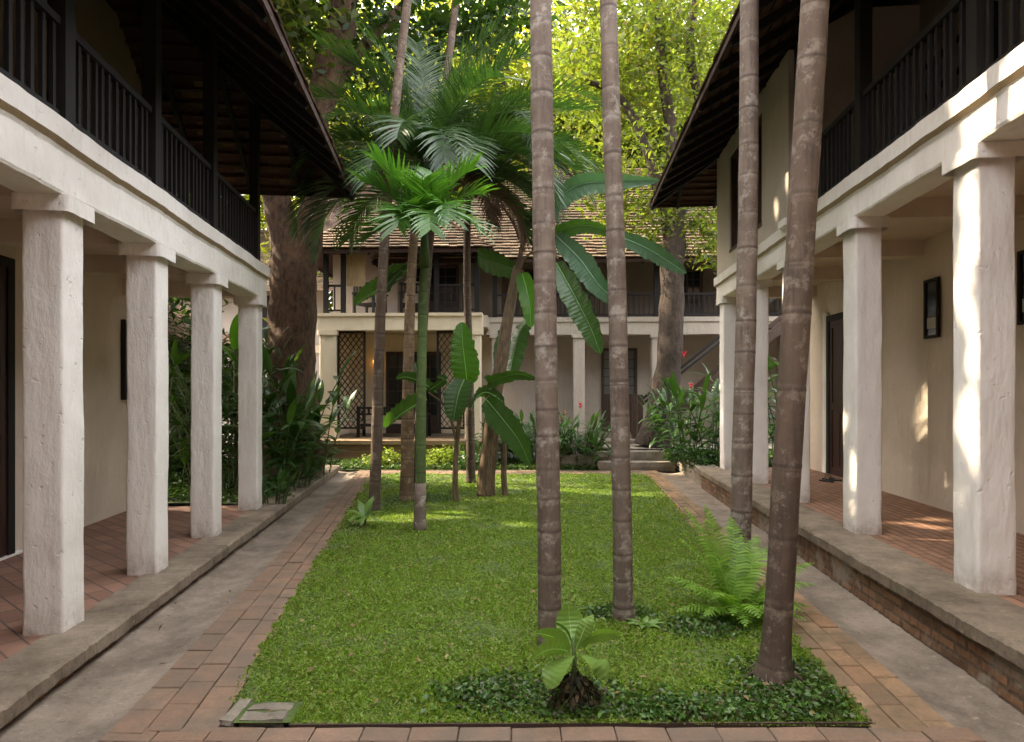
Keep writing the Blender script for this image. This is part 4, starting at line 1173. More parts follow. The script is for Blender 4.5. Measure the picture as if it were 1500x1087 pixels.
B_ = lambda x, y, Y=15.8: tuple(at(x, y, Y))
stems = [([B_(960, 655), B_(968, 610), B_(978, 540), B_(984, 450), B_(986, 370), B_(988, 330)], [0.50, 0.36, 0.32, 0.30, 0.29, 0.24]),
         ([B_(988, 345), B_(1003, 290), B_(1030, 190), B_(1010, 60), B_(1040, -80)], [0.18, 0.15, 0.13, 0.10, 0.07]),
         ([B_(984, 350), B_(968, 290), B_(940, 200), B_(905, 140), B_(860, 120)], [0.2, 0.14, 0.11, 0.08, 0.05]),
         ([B_(986, 345), B_(985, 220), B_(970, 90), B_(960, -60)], [0.2, 0.16, 0.13, 0.1])]
cl = [(at(x, y, Y)[0], Y, at(x, y, Y)[2], s) for x, y, Y, s in [(random.uniform(835, 1085), random.uniform(-120, 260), random.uniform(14.6, 18.5), random.uniform(0.7, 1.2)) for _ in range(105)]]
cl += [(at(x, y, 15.6)[0], 15.6, at(x, y, 15.6)[2], 0.55) for x, y in ((1030, 320), (1045, 345), (1010, 330), (960, 310), (925, 300), (890, 330), (940, 340), (1040, 375), (870, 290), (900, 260))]
tree('broadleaf_tree', 'tall pale-barked tree rising in front of the back roof beside the wooden staircase', stems, cl, 190, 0.60, 0.18, M['leaf_gold'], M['bark_pale'], n=14)

def far_tree(px, Y, base_z, h, rx, rz, leaf, label, nclump, per=150, L=0.34, spread=0.95):
    X = (px-750)*Y/F
    stems = [([(X, Y, base_z), (X+0.2, Y, base_z+h*0.3), (X-0.1, Y+0.3, base_z+h*0.6), (X+0.3, Y, base_z+h*0.9)], [0.5, 0.38, 0.28, 0.1])]
    for k in range(4):
        a = k*1.7; stems.append(([(X+0.1, Y+0.1, base_z+h*(0.3+0.1*k)), (X+rx*0.4*math.cos(a), Y+rx*0.3*math.sin(a), base_z+h*(0.45+0.1*k)), (X+rx*0.8*math.cos(a), Y+rx*0.5*math.sin(a), base_z+h*(0.55+0.1*k))], [0.2, 0.14, 0.05]))
    cl = ell_clumps(X, Y, base_z+h*0.62, rx, rx*0.6, rz, nclump, 0.25)
    tree('broadleaf_tree', label, stems, cl, per, spread, L, leaf, M['bark_pale'], n=8, group='trees beyond the back roof')
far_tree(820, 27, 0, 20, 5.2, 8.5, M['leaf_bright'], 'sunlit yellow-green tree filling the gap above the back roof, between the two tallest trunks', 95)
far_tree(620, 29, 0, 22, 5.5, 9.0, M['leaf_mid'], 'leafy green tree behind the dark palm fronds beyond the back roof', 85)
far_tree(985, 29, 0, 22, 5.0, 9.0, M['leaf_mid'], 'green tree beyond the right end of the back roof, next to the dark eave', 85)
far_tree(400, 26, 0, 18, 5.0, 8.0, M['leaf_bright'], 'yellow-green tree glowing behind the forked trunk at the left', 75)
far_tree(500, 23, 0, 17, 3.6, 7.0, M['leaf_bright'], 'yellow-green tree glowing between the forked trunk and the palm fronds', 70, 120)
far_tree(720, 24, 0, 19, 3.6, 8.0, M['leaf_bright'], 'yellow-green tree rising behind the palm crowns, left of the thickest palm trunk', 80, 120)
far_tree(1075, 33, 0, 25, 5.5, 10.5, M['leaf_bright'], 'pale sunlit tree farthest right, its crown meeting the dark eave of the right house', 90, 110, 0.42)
far_tree(940, 25, 0, 19, 3.6, 7.5, M['leaf_mid'], 'olive green tree rising straight behind the thinner white-flecked trunk', 80, 120)
far_tree(870, 38, 0, 27, 8.0, 12.0, M['leaf_bright'], 'tallest and farthest pale tree, seen through gaps above the back roof', 90, 90, 0.5, 1.4)
far_tree(170, 24, 0, 14, 5.0, 6.0, M['leaf_dark'], 'dark bushy tree glimpsed through the gallery behind the left columns', 70)
tree('broadleaf_tree', 'low dense dark tree added behind the left gallery to shade its garden', [([(-9.5, 13.6, 0), (-9.4, 13.5, 2.5), (-9.2, 13.6, 5.5)], [0.3, 0.25, 0.1])], ell_clumps(-8.6, 13.0, 5.0, 2.9, 2.4, 2.6, 60, 0.2), 130, 0.6, 0.26, M['leaf_dark'], M['bark'], n=8, holes=FLECKS)  # tree put in to shade the garden behind the columns
far_tree(1240, 26, 0, 20, 6.0, 8.0, M['leaf_mid'], 'green tree showing just past the far end of the right house', 60)

hg = tag(empty('hedge', (-7.0, 12.8, 0.1), R(15)), 'dense dark hedge closing the garden behind the left gallery columns', 'hedge')
leaf_cloud('leaves', [(random.uniform(-3.5, 1.3), random.uniform(-0.4, 0.4), random.uniform(0.2, 2.7), 1) for _ in range(110)], 90, 0.32, 0.15, M['leaf_dark'], hg)
mb = MB()
for k in range(14):
    x = -3.4+k*0.35; mb.tube([(x, 0, -0.1), (x+0.05, 0.05, 1.0), (x-0.05, 0, 2.4)], [0.025, 0.02, 0.008], 6)
mb.build('stem', M['bark'], hg)

# big shade tree added over the left roof, out of the frame: its gaps make the sun flecks on the right house
cl = []
for _ in range(330):
    # clumps spread over the sheet that the sun crosses on its way to the right-hand house
    q = Vector((random.uniform(2.6, 5.4), random.uniform(0.5, 12.4), random.uniform(-0.3, 6.4))) + SDIR*random.uniform(12.5, 15.5)
    cl.append((q.x, q.y, q.z, random.uniform(0.8, 1.2)))
for _ in range(150):
    q = Vector((random.uniform(-3.6, 2.6), random.uniform(4.0, 9.5), random.uniform(-0.2, 0.6))) + SDIR*random.uniform(11.5, 15)
    if q.x < -0.42*q.y - 1.2: cl.append((q.x, q.y, q.z, random.uniform(0.8, 1.2)))
stems = [([(-12, 5, 0), (-12.1, 5.2, 5), (-11.6, 5, 10), (-11, 4.5, 15)], [0.7, 0.5, 0.4, 0.15])]
SHADE = tree('unseen_shade_tree', 'unseen spreading tree added behind the left house to cast sun flecks', stems, cl, 170, 0.75, 0.26, M['leaf_mid'], M['bark'], n=12, holes=ALL_HOLES, aspect=0.5)

# second shade crown, added unseen behind the hip of the left roof: shades the far end of the court
cl = []
for _ in range(200):
    q = Vector((random.uniform(-0.8, 8.5), random.uniform(13.2, 20.0), random.uniform(0, 5.5))) + SDIR*random.uniform(13, 17)
    if q.x < -0.42*q.y - 1.4: cl.append((q.x, q.y, q.z, random.uniform(0.8, 1.2)))
stems = [([(-15, 22.5, 0), (-15.1, 22.5, 5), (-14.6, 22, 10), (-13, 20.5, 14)], [0.7, 0.5, 0.4, 0.15])]
tree('unseen_shade_tree', 'unseen spreading tree added beyond the left roof to shade the far court', stems, cl, 150, 0.8, 0.30, M['leaf_mid'], M['bark'], n=12, holes=HOLES, aspect=0.5)

# ------------------------------------------------------------------ palms
def smooth_path(P, step=10):
    P = [Vector(p) for p in P]; out = []
    for k in range(len(P)-1):
        a = P[max(k-1, 0)]; b = P[k]; c_ = P[k+1]; d_ = P[min(k+2, len(P)-1)]
        for u in range(step):
            t = u/step
            out.append(0.5*((2*b)+(c_-a)*t+(2*a-5*b+4*c_-d_)*t*t+(3*b-a-3*c_+d_)*t**3))
    out.append(P[-1]); return out

def palm_trunk(path, r_base, r_top, ring, flare=0.35, mat=None, parent=None, n=18, ring0=0.12, bulge=0.028, name='trunk', jag=0.25):
    P = smooth_path(path, 24)
    ln = [0.0]
    for a, b in zip(P[:-1], P[1:]): ln.append(ln[-1]+(b-a).length)
    T = ln[-1]
    def pos(s):
        s = min(max(s, 0), T)
        lo = np.searchsorted(ln, s) - 1; lo = max(0, min(lo, len(P)-2))
        t = (s-ln[lo])/(ln[lo+1]-ln[lo]+1e-9)
        return P[lo].lerp(P[lo+1], t)
    lev = []
    s = ring0
    rings = []
    while s < T-0.05:
        rings.append(s); s += ring*random.uniform(1-jag, 1+jag)
    for q in rings:
        v_ = random.uniform(0.35, 1.1); pb_ = -random.uniform(0.2, 0.9); lev += [(q-0.075, 0.0, 0.0), (q-0.045, pb_*0.6, 0.0), (q-0.02, pb_, 0.004), (q-0.008, 0.7*v_, bulge*0.8*v_), (q, v_, bulge*v_), (q+0.008, 0.35*v_, bulge*0.25*v_), (q+0.022, pb_*0.4, -0.006)]
    s = 0
    while s < T:
        if all(abs(s-q) > 0.03 for q in rings): lev.append((s, 0, 0))
        s += 0.06
    lev.sort()
    pts, rad, att = [], [], []
    for s, a, bg_ in lev:
        p = pos(s); t = s/T
        r = r_base + (r_top-r_base)*min(1, t*1.0)
        r *= 1 + flare*math.exp(-s/0.10) + bg_ + 0.03*noise.noise(Vector((p.x*3, p.z*2.2, 1)))
        pts.append(p); rad.append(r); att.append(a)
    mb = MB(); mb.tube(pts, rad, n, attr=att, wob=0.06)
    return mb.build(name, mat, parent, True, 'scar')

def frond_mesh(mb, base, az, el, length, droop, nl=46, ll=0.45, lw=0.032, vang=0.5, hang=0.5, sway=0.0, petiole=0.16, seg=3, pw=1.3, rach=0.012):
    P = arc(base, az, el, length, droop, 16, sway, pw)
    mb.tube(P, [rach*(1.1-0.85*i/16) for i in range(17)], 5)
    for i in range(nl):
        t = petiole + (1-petiole)*(i+0.5)/nl
        k = t*16; k0 = min(int(k), 15); p = P[k0].lerp(P[k0+1], k-k0)
        d = (P[k0+1]-P[k0]).normalized()
        side = d.cross(Vector((0, 0, 1)))
        if side.length < 0.05: side = Vector((math.cos(az), -math.sin(az), 0))
        side.normalize(); up = side.cross(d).normalized()
        u = (i+0.5)/nl
        L = ll*(0.35+0.65*math.sin(PI*min(1, 0.18+0.72*u)))*random.uniform(0.85, 1.1)
        for sg in (-1, 1):
            fw = 0.45+0.75*u
            q = p.copy()
            dirv = (side*sg + d*fw + up*vang*random.uniform(0.6, 1.3)).normalized()
            vs = []
            nrm = dirv.cross(d).normalized()
            wv = d - dirv*d.dot(dirv)
            wv = (wv.normalized() if wv.length > 0.02 else up)
            for s in range(seg+1):
                f = s/seg
                wd = lw*(1.0 if s == 0 else (1-f)**0.7 + 0.05)*(0.6 if s == 0 else 1)
                vs += [q - wv*wd/2, q + wv*wd/2]
                dirv = (dirv + Vector((0, 0, -hang*random.uniform(0.7, 1.3)/seg*(0.4+f)))).normalized()
                q = q + dirv*L/seg
            mb.add(vs, [(2*s, 2*s+1, 2*s+3, 2*s+2) for s in range(seg)])

def palm(name, label, path, r0, r1, ring, bark, fronds, leafmat, group, flare=0.35, ring0=0.12, one_crown=False, shaft=None, bulge=0.028):
    p0 = Vector(path[0])
    root = tag(empty(name, p0), label, 'palm tree', group)
    path = [Vector(p)-p0 for p in path]
    palm_trunk(path, r0, r1, ring, flare, bark, root, ring0=ring0, bulge=bulge)
    top = path[-1]
    if shaft:
        mb = MB(); mb.tube([top, top+Vector((0, 0, shaft*0.3)), top+Vector((0, 0, shaft))], [r1*1.15, r1*1.25, r1*0.7], 14)
        mb.build('crownshaft', M['green_stem'], root, True); top = top+Vector((0, 0, shaft*0.95))
    if one_crown:
        mb = MB()
        for f in fronds: frond_mesh(mb, top, **f)
        mb.build('crown', leafmat, root)
    else:
        for f in fronds:
            f = dict(f); mt = f.pop('mat', leafmat); off = f.pop('off', (0, 0, 0))
            mb = MB(); frond_mesh(mb, top+Vector(off), **f); mb.build('frond', mt, root)
    return root

G1 = 'slender ringed palms on the lawn'
def high_crown(n, L, seed):
    random.seed(seed)
    return [dict(az=2*PI*k/n+random.uniform(-0.3, 0.3), el=random.uniform(0.3, 1.2), length=L*random.uniform(0.85, 1.1), droop=random.uniform(1.2, 1.9), nl=26, ll=0.40, lw=0.035, seg=2) for k in range(n)]
def T(x, y, Y): return at(x, y, Y)
p1 = gp(806, 950, 0.0); Y1 = p1.y
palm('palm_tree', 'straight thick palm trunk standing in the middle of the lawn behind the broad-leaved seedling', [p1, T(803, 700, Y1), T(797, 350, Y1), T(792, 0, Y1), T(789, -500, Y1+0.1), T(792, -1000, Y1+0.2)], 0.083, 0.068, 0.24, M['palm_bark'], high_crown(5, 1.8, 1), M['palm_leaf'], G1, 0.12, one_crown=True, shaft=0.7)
p2 = gp(914, 908, 0.0); Y2 = p2.y
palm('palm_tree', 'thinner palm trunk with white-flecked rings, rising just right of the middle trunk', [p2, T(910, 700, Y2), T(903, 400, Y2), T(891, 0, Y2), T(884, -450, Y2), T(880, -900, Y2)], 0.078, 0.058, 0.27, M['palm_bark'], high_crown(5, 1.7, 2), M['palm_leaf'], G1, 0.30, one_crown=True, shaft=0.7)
p3 = gp(1083, 852, 0.0); Y3 = p3.y
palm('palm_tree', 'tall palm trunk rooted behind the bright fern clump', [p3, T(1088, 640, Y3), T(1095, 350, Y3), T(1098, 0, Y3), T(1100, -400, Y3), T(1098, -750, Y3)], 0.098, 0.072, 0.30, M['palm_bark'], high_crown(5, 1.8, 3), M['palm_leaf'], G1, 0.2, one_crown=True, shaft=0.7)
p4 = gp(1134, 998, 0.0); Y4 = p4.y
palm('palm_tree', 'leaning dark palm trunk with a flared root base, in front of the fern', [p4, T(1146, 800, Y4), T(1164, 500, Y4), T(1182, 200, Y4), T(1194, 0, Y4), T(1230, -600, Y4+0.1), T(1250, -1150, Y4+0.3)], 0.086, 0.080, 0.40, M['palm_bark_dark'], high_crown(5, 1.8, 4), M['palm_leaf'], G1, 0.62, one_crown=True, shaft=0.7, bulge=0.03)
random.seed(20)
# roots at the flared base
rt = MB()
for k in range(34):
    a = random.uniform(0, 2*PI); h0 = random.uniform(0.03, 0.09); q = random.uniform(0.15, 0.20); b0 = Vector((0.115*math.cos(a), 0.115*math.sin(a), h0)); b1 = Vector((q*math.cos(a+0.15), q*math.sin(a+0.15), -0.005))
    rt.tube([b0, (b0+b1)/2+Vector((0, 0, 0.015)), b1], [0.006, 0.005, 0.003], 5)
palm_roots = rt.build('root', M['palm_bark_dark'], [o for o in bpy.data.objects if o.get('label', '').startswith('leaning dark palm')][0], True)

G2 = 'palms in the clump at the far end of the lawn'
pm = gp(548, 748, 0.0); Ym = pm.y
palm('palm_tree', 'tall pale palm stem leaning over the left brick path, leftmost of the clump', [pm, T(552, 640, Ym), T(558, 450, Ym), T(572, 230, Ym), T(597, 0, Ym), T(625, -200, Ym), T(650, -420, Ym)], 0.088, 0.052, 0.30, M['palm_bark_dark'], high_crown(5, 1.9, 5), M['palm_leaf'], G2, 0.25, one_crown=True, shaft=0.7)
pq = gp(612, 722, 0.0); Yq = pq.y
palm('palm_tree', 'slim pale palm stem passing up behind the green ringed stem', [pq, T(616, 560, Yq), T(626, 400, Yq), T(641, 220, Yq), T(668, 0, Yq), T(690, -200, Yq), T(705, -380, Yq)], 0.078, 0.060, 0.32, M['palm_bark_dark'], high_crown(5, 1.9, 6), M['palm_leaf'], G2, 0.2, one_crown=True, shaft=0.7)
random.seed(31)
# feathery dark palm: its crown fills the middle of the view
pb = gp(596, 734, 0.0); Yb = pb.y
fr = []
def fd(az, el, L, dr, **k):
    d = dict(az=R(az), el=R(el), length=L, droop=R(dr), nl=62, ll=0.70, lw=0.034, hang=0.7, vang=0.45); d.update(k); return d
for az, el, L, dr in ((-95, 66, 2.4, 85), (-75, 45, 2.4, 85), (-115, 40, 2.3, 105), (-30, 75, 2.5, 60), (20, 80, 2.6, 50), (60, 72, 2.6, 65), (95, 60, 2.7, 80), (80, 40, 2.6, 80),
                      (115, 45, 2.4, 95), (105, 20, 2.2, 85), (150, 35, 2.0, 105), (-150, 30, 1.9, 110), (-100, 15, 2.3, 95), (75, 8, 2.1, 85), (190, 55, 1.9, 125), (130, 68, 2.3, 95), (-85, 80, 2.4, 60), (-125, 60, 2.1, 110), (170, 15, 1.5, 90), (-60, 10, 2.0, 80), (-75, 82, 2.7, 38), (80, 84, 2.8, 40), (-20, 86, 2.7, 30), (60, 82, 2.9, 45), (-95, 74, 2.7, 55), (100, 74, 2.8, 60)):
    fr.append(fd(az+random.uniform(-8, 8), el, L*1.05, dr))
fr += [fd(-98, 28, 2.9, 125, ll=0.6), fd(-88, 12, 2.6, 105, ll=0.6), fd(110, 35, 2.8, 120), fd(98, 15, 2.6, 100), fd(165, 45, 2.2, 130)]
for az, el, L, dr in ((105, -5, 2.0, 70), (85, 10, 2.2, 105)):
    fr.append(fd(az, el, L, dr, mat=M['palm_dead'], hang=1.4, ll=0.5))
palm('palm_tree', 'brown-trunked palm with a broad crown of dark feathery fronds in the middle of the clump', [pb, T(598, 560, Yb), T(602, 420, Yb), T(610, 320, Yb), T(628, 262, Yb)], 0.115, 0.062, 0.28, M['palm_bark_tan'], fr, M['palm_leaf'], G2, 0.3)
# second dark crown further right and behind
pc = gp(690, 712, 0.0); Yc = pc.y + 0.4; pc = Vector(((690-750)*Yc/F, Yc, 0))
fr = []
for az, el, L, dr in ((-60, 70, 2.2, 80), (-20, 80, 2.3, 60), (30, 72, 2.3, 70), (75, 55, 2.2, 85), (95, 35, 2.0, 90), (120, 15, 2.0, 85), (-95, 45, 1.9, 90), (170, 45, 1.5, 110), (90, 0, 1.9, 80), (60, 20, 2.0, 90), (-130, 30, 1.6, 100), (140, 60, 1.8, 100), (85, 60, 2.7, 75), (70, 30, 2.6, 70), (100, 40, 2.5, 120), (125, 30, 2.4, 115), (110, 0, 2.3, 85), (40, 60, 2.6, 70), (160, 30, 2.1, 110), (95, 40, 3.2, 125), (120, 35, 3.1, 125), (145, 45, 3.0, 130), (190, 50, 2.6, 130), (75, 50, 3.2, 115), (105, 70, 3.2, 120)):
    fr.append(fd(az+random.uniform(-8, 8), el, L*1.08, dr))
for az, el, L, dr in ((120, -20, 2.0, 60), (90, -25, 1.9, 60), (150, -30, 1.7, 50), (60, -10, 1.8, 75)): fr.append(fd(az, el, L, dr, mat=M['palm_dead'], hang=1.5, ll=0.5))
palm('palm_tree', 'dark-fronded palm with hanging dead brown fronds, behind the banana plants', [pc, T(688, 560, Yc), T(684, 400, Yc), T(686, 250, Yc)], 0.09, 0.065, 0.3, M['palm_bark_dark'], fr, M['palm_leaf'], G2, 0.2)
# young green-stemmed palm with bright fronds
pg = gp(615, 777, 0.0); Yg = pg.y
fr = []
def fy(az, el, L, dr, **k):
    d = dict(az=R(az), el=R(el), length=L, droop=R(dr), nl=23, ll=0.52, lw=0.050, hang=0.5, vang=0.4); d.update(k); return d
for az, el, L, dr in ((-105, 58, 1.05, 45), (-80, 72, 1.1, 35), (-160, 40, 0.8, 70), (10, 82, 1.0, 30), (70, 62, 1.05, 55), (150, 55, 1.05, 125), (120, 38, 0.95, 95), (-95, 30, 0.8, 80), (95, 72, 1.1, 45), (175, 70, 0.8, 60), (-40, 60, 0.9, 60), (168, 35, 1.15, 105), (195, 45, 1.0, 120), (-120, 70, 1.15, 40)):
    fr.append(fy(az, el, L, dr))
gr_ = palm('palm_tree', 'young palm with a smooth green ringed stem and bright fronds, nearest of the clump', [pg, T(616, 690, Yg), T(618, 520, Yg), T(620, 430, Yg), T(622, 392, Yg)], 0.072, 0.058, 0.32, M['green_stem'], fr, M['palm_leaf_bright'], G2, 0.2, shaft=0.45, bulge=0.03)
# brown lower part of the green stem
mb = MB(); mb.tube([(0, 0, 0.0), (0.0, 0, 0.05), (0.003, 0, 0.35), (0.005, 0, 0.62)], [0.098, 0.082, 0.077, 0.075], 16); mb.build('old_leaf_base', M['palm_bark'], gr_, True)

# ------------------------------------------------------------------ banana plants and broad leaves
bprof = lambda t: max(0.02, math.sin(PI*min(1, max(0, t))**0.75)**0.55) if t < 0.98 else 0.05
def hprof(t): return max(0.03, math.sin(PI*t**0.8))**0.8
def leaf_part(root, path, width, mat, prof=bprof, fold=-0.25, side=None, name='leaf', stalk=None, ruf=0.10, tear=0.16, nx=4, sw=0.014):
    mb = MB()
    P = smooth_path(path, 12)
    strip_leaf(mb, P, width, prof, nx, fold, side, ruf, tear)
    mb.tube([p - Vector((0, 0.0, 0.004)) for p in P], [sw*(1-0.8*i/(len(P)-1)) for i in range(len(P))], 5, cap=False, attr=[-1.0]*len(P))
    if stalk: mb.tube(smooth_path(stalk, 5), sw*1.2, 6)
    return mb.build(name, mat, root, True, 'along')

pbn = gp(712, 727, 0.0); Yn = pbn.y
def bplant(label, base, leaves, stems, group='banana plants in the clump'):
    root = tag(empty('banana_plant', base), label, 'banana plant', group)
    for pts, rad in stems:
        mb = MB(); mb.tube([q-base for q in smooth_path(pts, 8)], [rad[0]+(rad[1]-rad[0])*i/(8*(len(pts)-1)) for i in range(8*(len(pts)-1)+1)], 12, wob=0.15)
        mb.build('stem', M['banana_stem'], root, True)
    for path, width, mat, fold, side, stalk in leaves:
        leaf_part(root, [q-base for q in path], width, M[mat], fold=fold, side=Vector(side) if side else None, stalk=[q-base for q in stalk] if stalk else None)
    return root
U = lambda x, y, dY=0.0, Y0=None: at(x, y, (Y0 or Yn)+dY)
bplant('tall banana plant with fibrous brown stem, long leaves arching right across the trunks', pbn, [
    ([U(772, 330), U(805, 300, -0.3), U(845, 272, -0.5), U(890, 266, -0.6), U(965, 264, -0.6)], 0.20, 'banana_pale', -0.5, (0, -0.55, 0.85), None),
    ([U(780, 370), U(820, 340, -0.3), U(860, 330, -0.5), U(905, 345, -0.5)], 0.15, 'banana', -0.4, (0, -0.6, 0.8), None),
    ([U(815, 345, -0.4), U(850, 380, -0.6), U(880, 420, -0.7), U(915, 448, -0.7)], 0.21, 'banana_pale', -0.3, (0.6, -0.5, 0.6), None),
    ([U(905, 345, -0.5), U(945, 362, -0.6), U(975, 380, -0.6), U(1005, 400, -0.6)], 0.16, 'banana_pale', -0.3, (0.3, -0.5, 0.8), None),
    ([U(815, 385, -0.5), U(840, 430, -0.7), U(865, 480, -0.8), U(880, 518, -0.8)], 0.21, 'banana', -0.35, (0.85, -0.4, 0.3), None),
    ([U(765, 400, -0.1), U(775, 440, -0.3), U(778, 480, -0.35)], 0.16, 'banana_bright', -0.5, (1, -0.2, 0), None),
    ([U(745, 560), U(752, 520, 0.2), U(765, 480, 0.3), U(790, 460, 0.3)], 0.22, 'banana', -0.2, (0.8, -0.5, 0.2), None),
    ([U(738, 590), U(715, 575, -0.3), U(700, 580, -0.4), U(690, 600, -0.5)], 0.12, 'banana', -0.3, (0.1, -0.6, 0.8), None),
    ([U(735, 560), U(715, 560, -0.3), U(755, 548, -0.4), U(785, 555, -0.4)], 0.13, 'banana', -0.3, (0, -0.6, 0.8), None),
    ([U(712, 585, -0.3), U(735, 612, -0.5), U(760, 645, -0.6), U(776, 680, -0.6)], 0.24, 'banana', -0.25, (0.85, -0.4, 0.35), None),
    ([U(730, 545), U(735, 500, 0.2), U(742, 470, 0.3)], 0.16, 'banana', -0.3, (0.9, -0.3, 0), None),
    ([U(590, 405, 0.3), U(560, 420, 0.1), U(535, 435, 0), U(520, 448, 0)], 0.20, 'banana', -0.4, (0.2, -0.7, 0.6), None),
    ([U(605, 395, 0.3), U(575, 400, 0.2), U(565, 420, 0.1), U(600, 380, 0.3)], 0.14, 'banana', -0.3, (0.2, -0.6, 0.7), None),
    ([U(700, 375, 0.4), U(730, 385, 0.2), U(765, 400, 0.1)], 0.24, 'banana', -0.3, (0, -0.5, 0.8), None),
], [([pbn, U(716, 660), U(726, 580), U(742, 480), U(758, 390)], (0.17, 0.075)), ([gp(740, 727), U(738, 690, 0), U(740, 620)], (0.06, 0.04)),
    ([U(758, 395), U(770, 340), U(785, 310, -0.2)], (0.05, 0.02)), ([U(752, 430), U(768, 380, -0.1), U(800, 362, -0.3), U(818, 380, -0.45)], (0.025, 0.015)),
    ([U(752, 430), U(760, 400, -0.05), U(767, 398, -0.1)], (0.02, 0.012)), ([U(735, 540), U(720, 572, -0.2), U(712, 586, -0.3)], (0.02, 0.012))])
pbs = gp(668, 735, 0.0); Ys = pbs.y
V = lambda x, y, dY=0.0: at(x, y, Ys+dY)
bplant('small banana plant with one bright upright leaf on a thin dark stem', pbs, [
    ([V(684, 562, -0.2), V(682, 540, -0.25), V(678, 505, -0.2), V(676, 472, -0.1)], 0.24, 'banana_bright', 0.15, (1, -0.1, 0), None),
    ([V(680, 556, -0.3), V(672, 575, -0.45), V(667, 598, -0.5), V(664, 617, -0.5)], 0.23, 'banana', -0.2, (1, -0.15, 0), None),
    ([V(625, 585, -0.3), V(605, 595, -0.5), V(580, 612, -0.6), V(563, 627, -0.6)], 0.22, 'banana', -0.35, (0.45, -0.5, 0.75), None),
    ([V(640, 575, -0.1), V(618, 560, -0.3), V(595, 552, -0.4), V(580, 555, -0.4)], 0.10, 'banana', -0.3, (0.1, -0.6, 0.8), None),
    ([V(625, 570, -0.2), V(612, 545, -0.2), V(608, 530, -0.2)], 0.09, 'banana', -0.3, (1, -0.3, 0), None),
    ([V(630, 570, -0.2), V(650, 556, -0.3), V(640, 552, -0.3)], 0.08, 'banana', -0.3, (0.1, -0.6, 0.8), None),
], [([pbs, V(667, 690), V(670, 640), V(680, 570, -0.15)], (0.055, 0.03)), ([V(669, 650), V(655, 600, -0.1), V(628, 575, -0.25)], (0.025, 0.015))])

def blade_plant(name, label, base, blades, mat, prof=hprof, cat='plant', group=None, stem_mat=None, flowers=(), fold=-0.2, stems=(), nx=2, sw=0.006, tear=0.05):
    """a clump: every blade is (start, az deg, el deg, length, droop deg, width)"""
    base = Vector(base)
    root = tag(empty(name, base), label, cat, group)
    mb = MB()
    for (o, az, el, L, dr, wd) in blades:
        P = arc(Vector(o), R(az), R(el), L, R(dr), 9)
        az_ = R(az)
        strip_leaf(mb, P, wd, prof, nx, fold, Vector((math.cos(az_), -math.sin(az_), random.uniform(-0.25, 0.25))), 0.08, tear)
    mb.build('leaves', M[mat], root, True)
    if stems:
        sm = MB(); sm.tube([(0, 0, -0.06), (0, 0, -0.01)], 0.02+0.35*max(Vector((p[0].x, p[0].y, 0)).length for p, _ in stems), 7)
        for pts, r in stems: sm.tube(smooth_path(pts, 4), r, 6)
        sm.build('stem', stem_mat or M['green_stem'], root, True)
    for kind, pts in flowers:
        for p in pts:
            fm = MB()
            for k in range(7):
                strip_leaf(fm, arc(Vector(p)+Vector((0, 0, 0.018*k)), k*2.4, R(70-4*k), 0.10, R(40), 4), 0.022, hprof, 1, -0.3)
            fm.build('flower', M[kind], root, True)
    return root

random.seed(44)
def cane_clump(name, label, base, n, h, spread, mat, leafL, leafW, group=None, flowers=(), az0=0, azr=180, cat='shrub', per=7, top=True):
    blades, stems = [], []
    for i in range(n):
        a = R(az0 + random.uniform(-azr, azr)); r = spread*0.35*math.sqrt(random.random())
        b = Vector((r*math.sin(a), r*math.cos(a), 0)); hh = h*random.uniform(0.65, 1.05)
        P = arc(b, a, R(random.uniform(72, 88)), hh, R(random.uniform(5, 35)), 8)
        stems.append((P, 0.012))
        for k in range(per):
            t = 0.25 + 0.75*(k+1)/per
            q = P[min(8, int(t*8))]
            aa = math.degrees(a) + (90 if k % 2 else -90) + random.uniform(-60, 60)
            blades.append((q, aa, random.uniform(15, 60), leafL*random.uniform(0.7, 1.15), random.uniform(40, 95), leafW*random.uniform(0.8, 1.15)))
        if top: blades.append((P[-1], math.degrees(a), 75, leafL, 40, leafW))
    return blade_plant(name, label, base, blades, mat, stems=stems, cat=cat, group=group, flowers=flowers)

# heliconia on the left, in the bed beyond the last column
for (px, Y, z, n, h, L, W, lab) in ((432, 11.4, 0.15, 11, 2.0, 0.75, 0.085, 'tall heliconia clump with long upright leaves beside the last left column'),
                                 (465, 12.6, 0.15, 9, 1.5, 0.60, 0.07, 'heliconia clump whose pointed leaves overlap the pavilion column'),
                                 (405, 10.4, 0.15, 9, 1.5, 0.55, 0.07, 'dark leafy clump rising directly behind the last left column')):
    cane_clump('heliconia', lab, ((px-750)*Y/F, Y, z), n, h, 1.0, 'shrub', L, W, 'heliconia clumps in the left bed')
blade_plant('heliconia', 'pair of broad green paddle leaves standing above the heliconia clumps', ((425-750)*11.5/F, 11.5, 0.15), [((0, 0, 1.5), -30, 88, 0.85, 12, 0.13), ((0.3, -0.05, 1.35), 40, 80, 0.75, 20, 0.13), ((-0.2, 0, 1.3), -70, 65, 0.8, 40, 0.11)], 'banana', cat='shrub', group='heliconia clumps in the left bed', stems=[([Vector((0, 0, 0)), Vector((0.02, 0, 0.8)), Vector((0, 0, 1.5))], 0.015), ([Vector((0.1, 0, 0)), Vector((0.2, 0, 0.8)), Vector((0.3, -0.05, 1.35))], 0.015), ([Vector((-0.1, 0, 0)), Vector((-0.15, 0, 0.8)), Vector((-0.2, 0, 1.3))], 0.015)], sw=0.01)
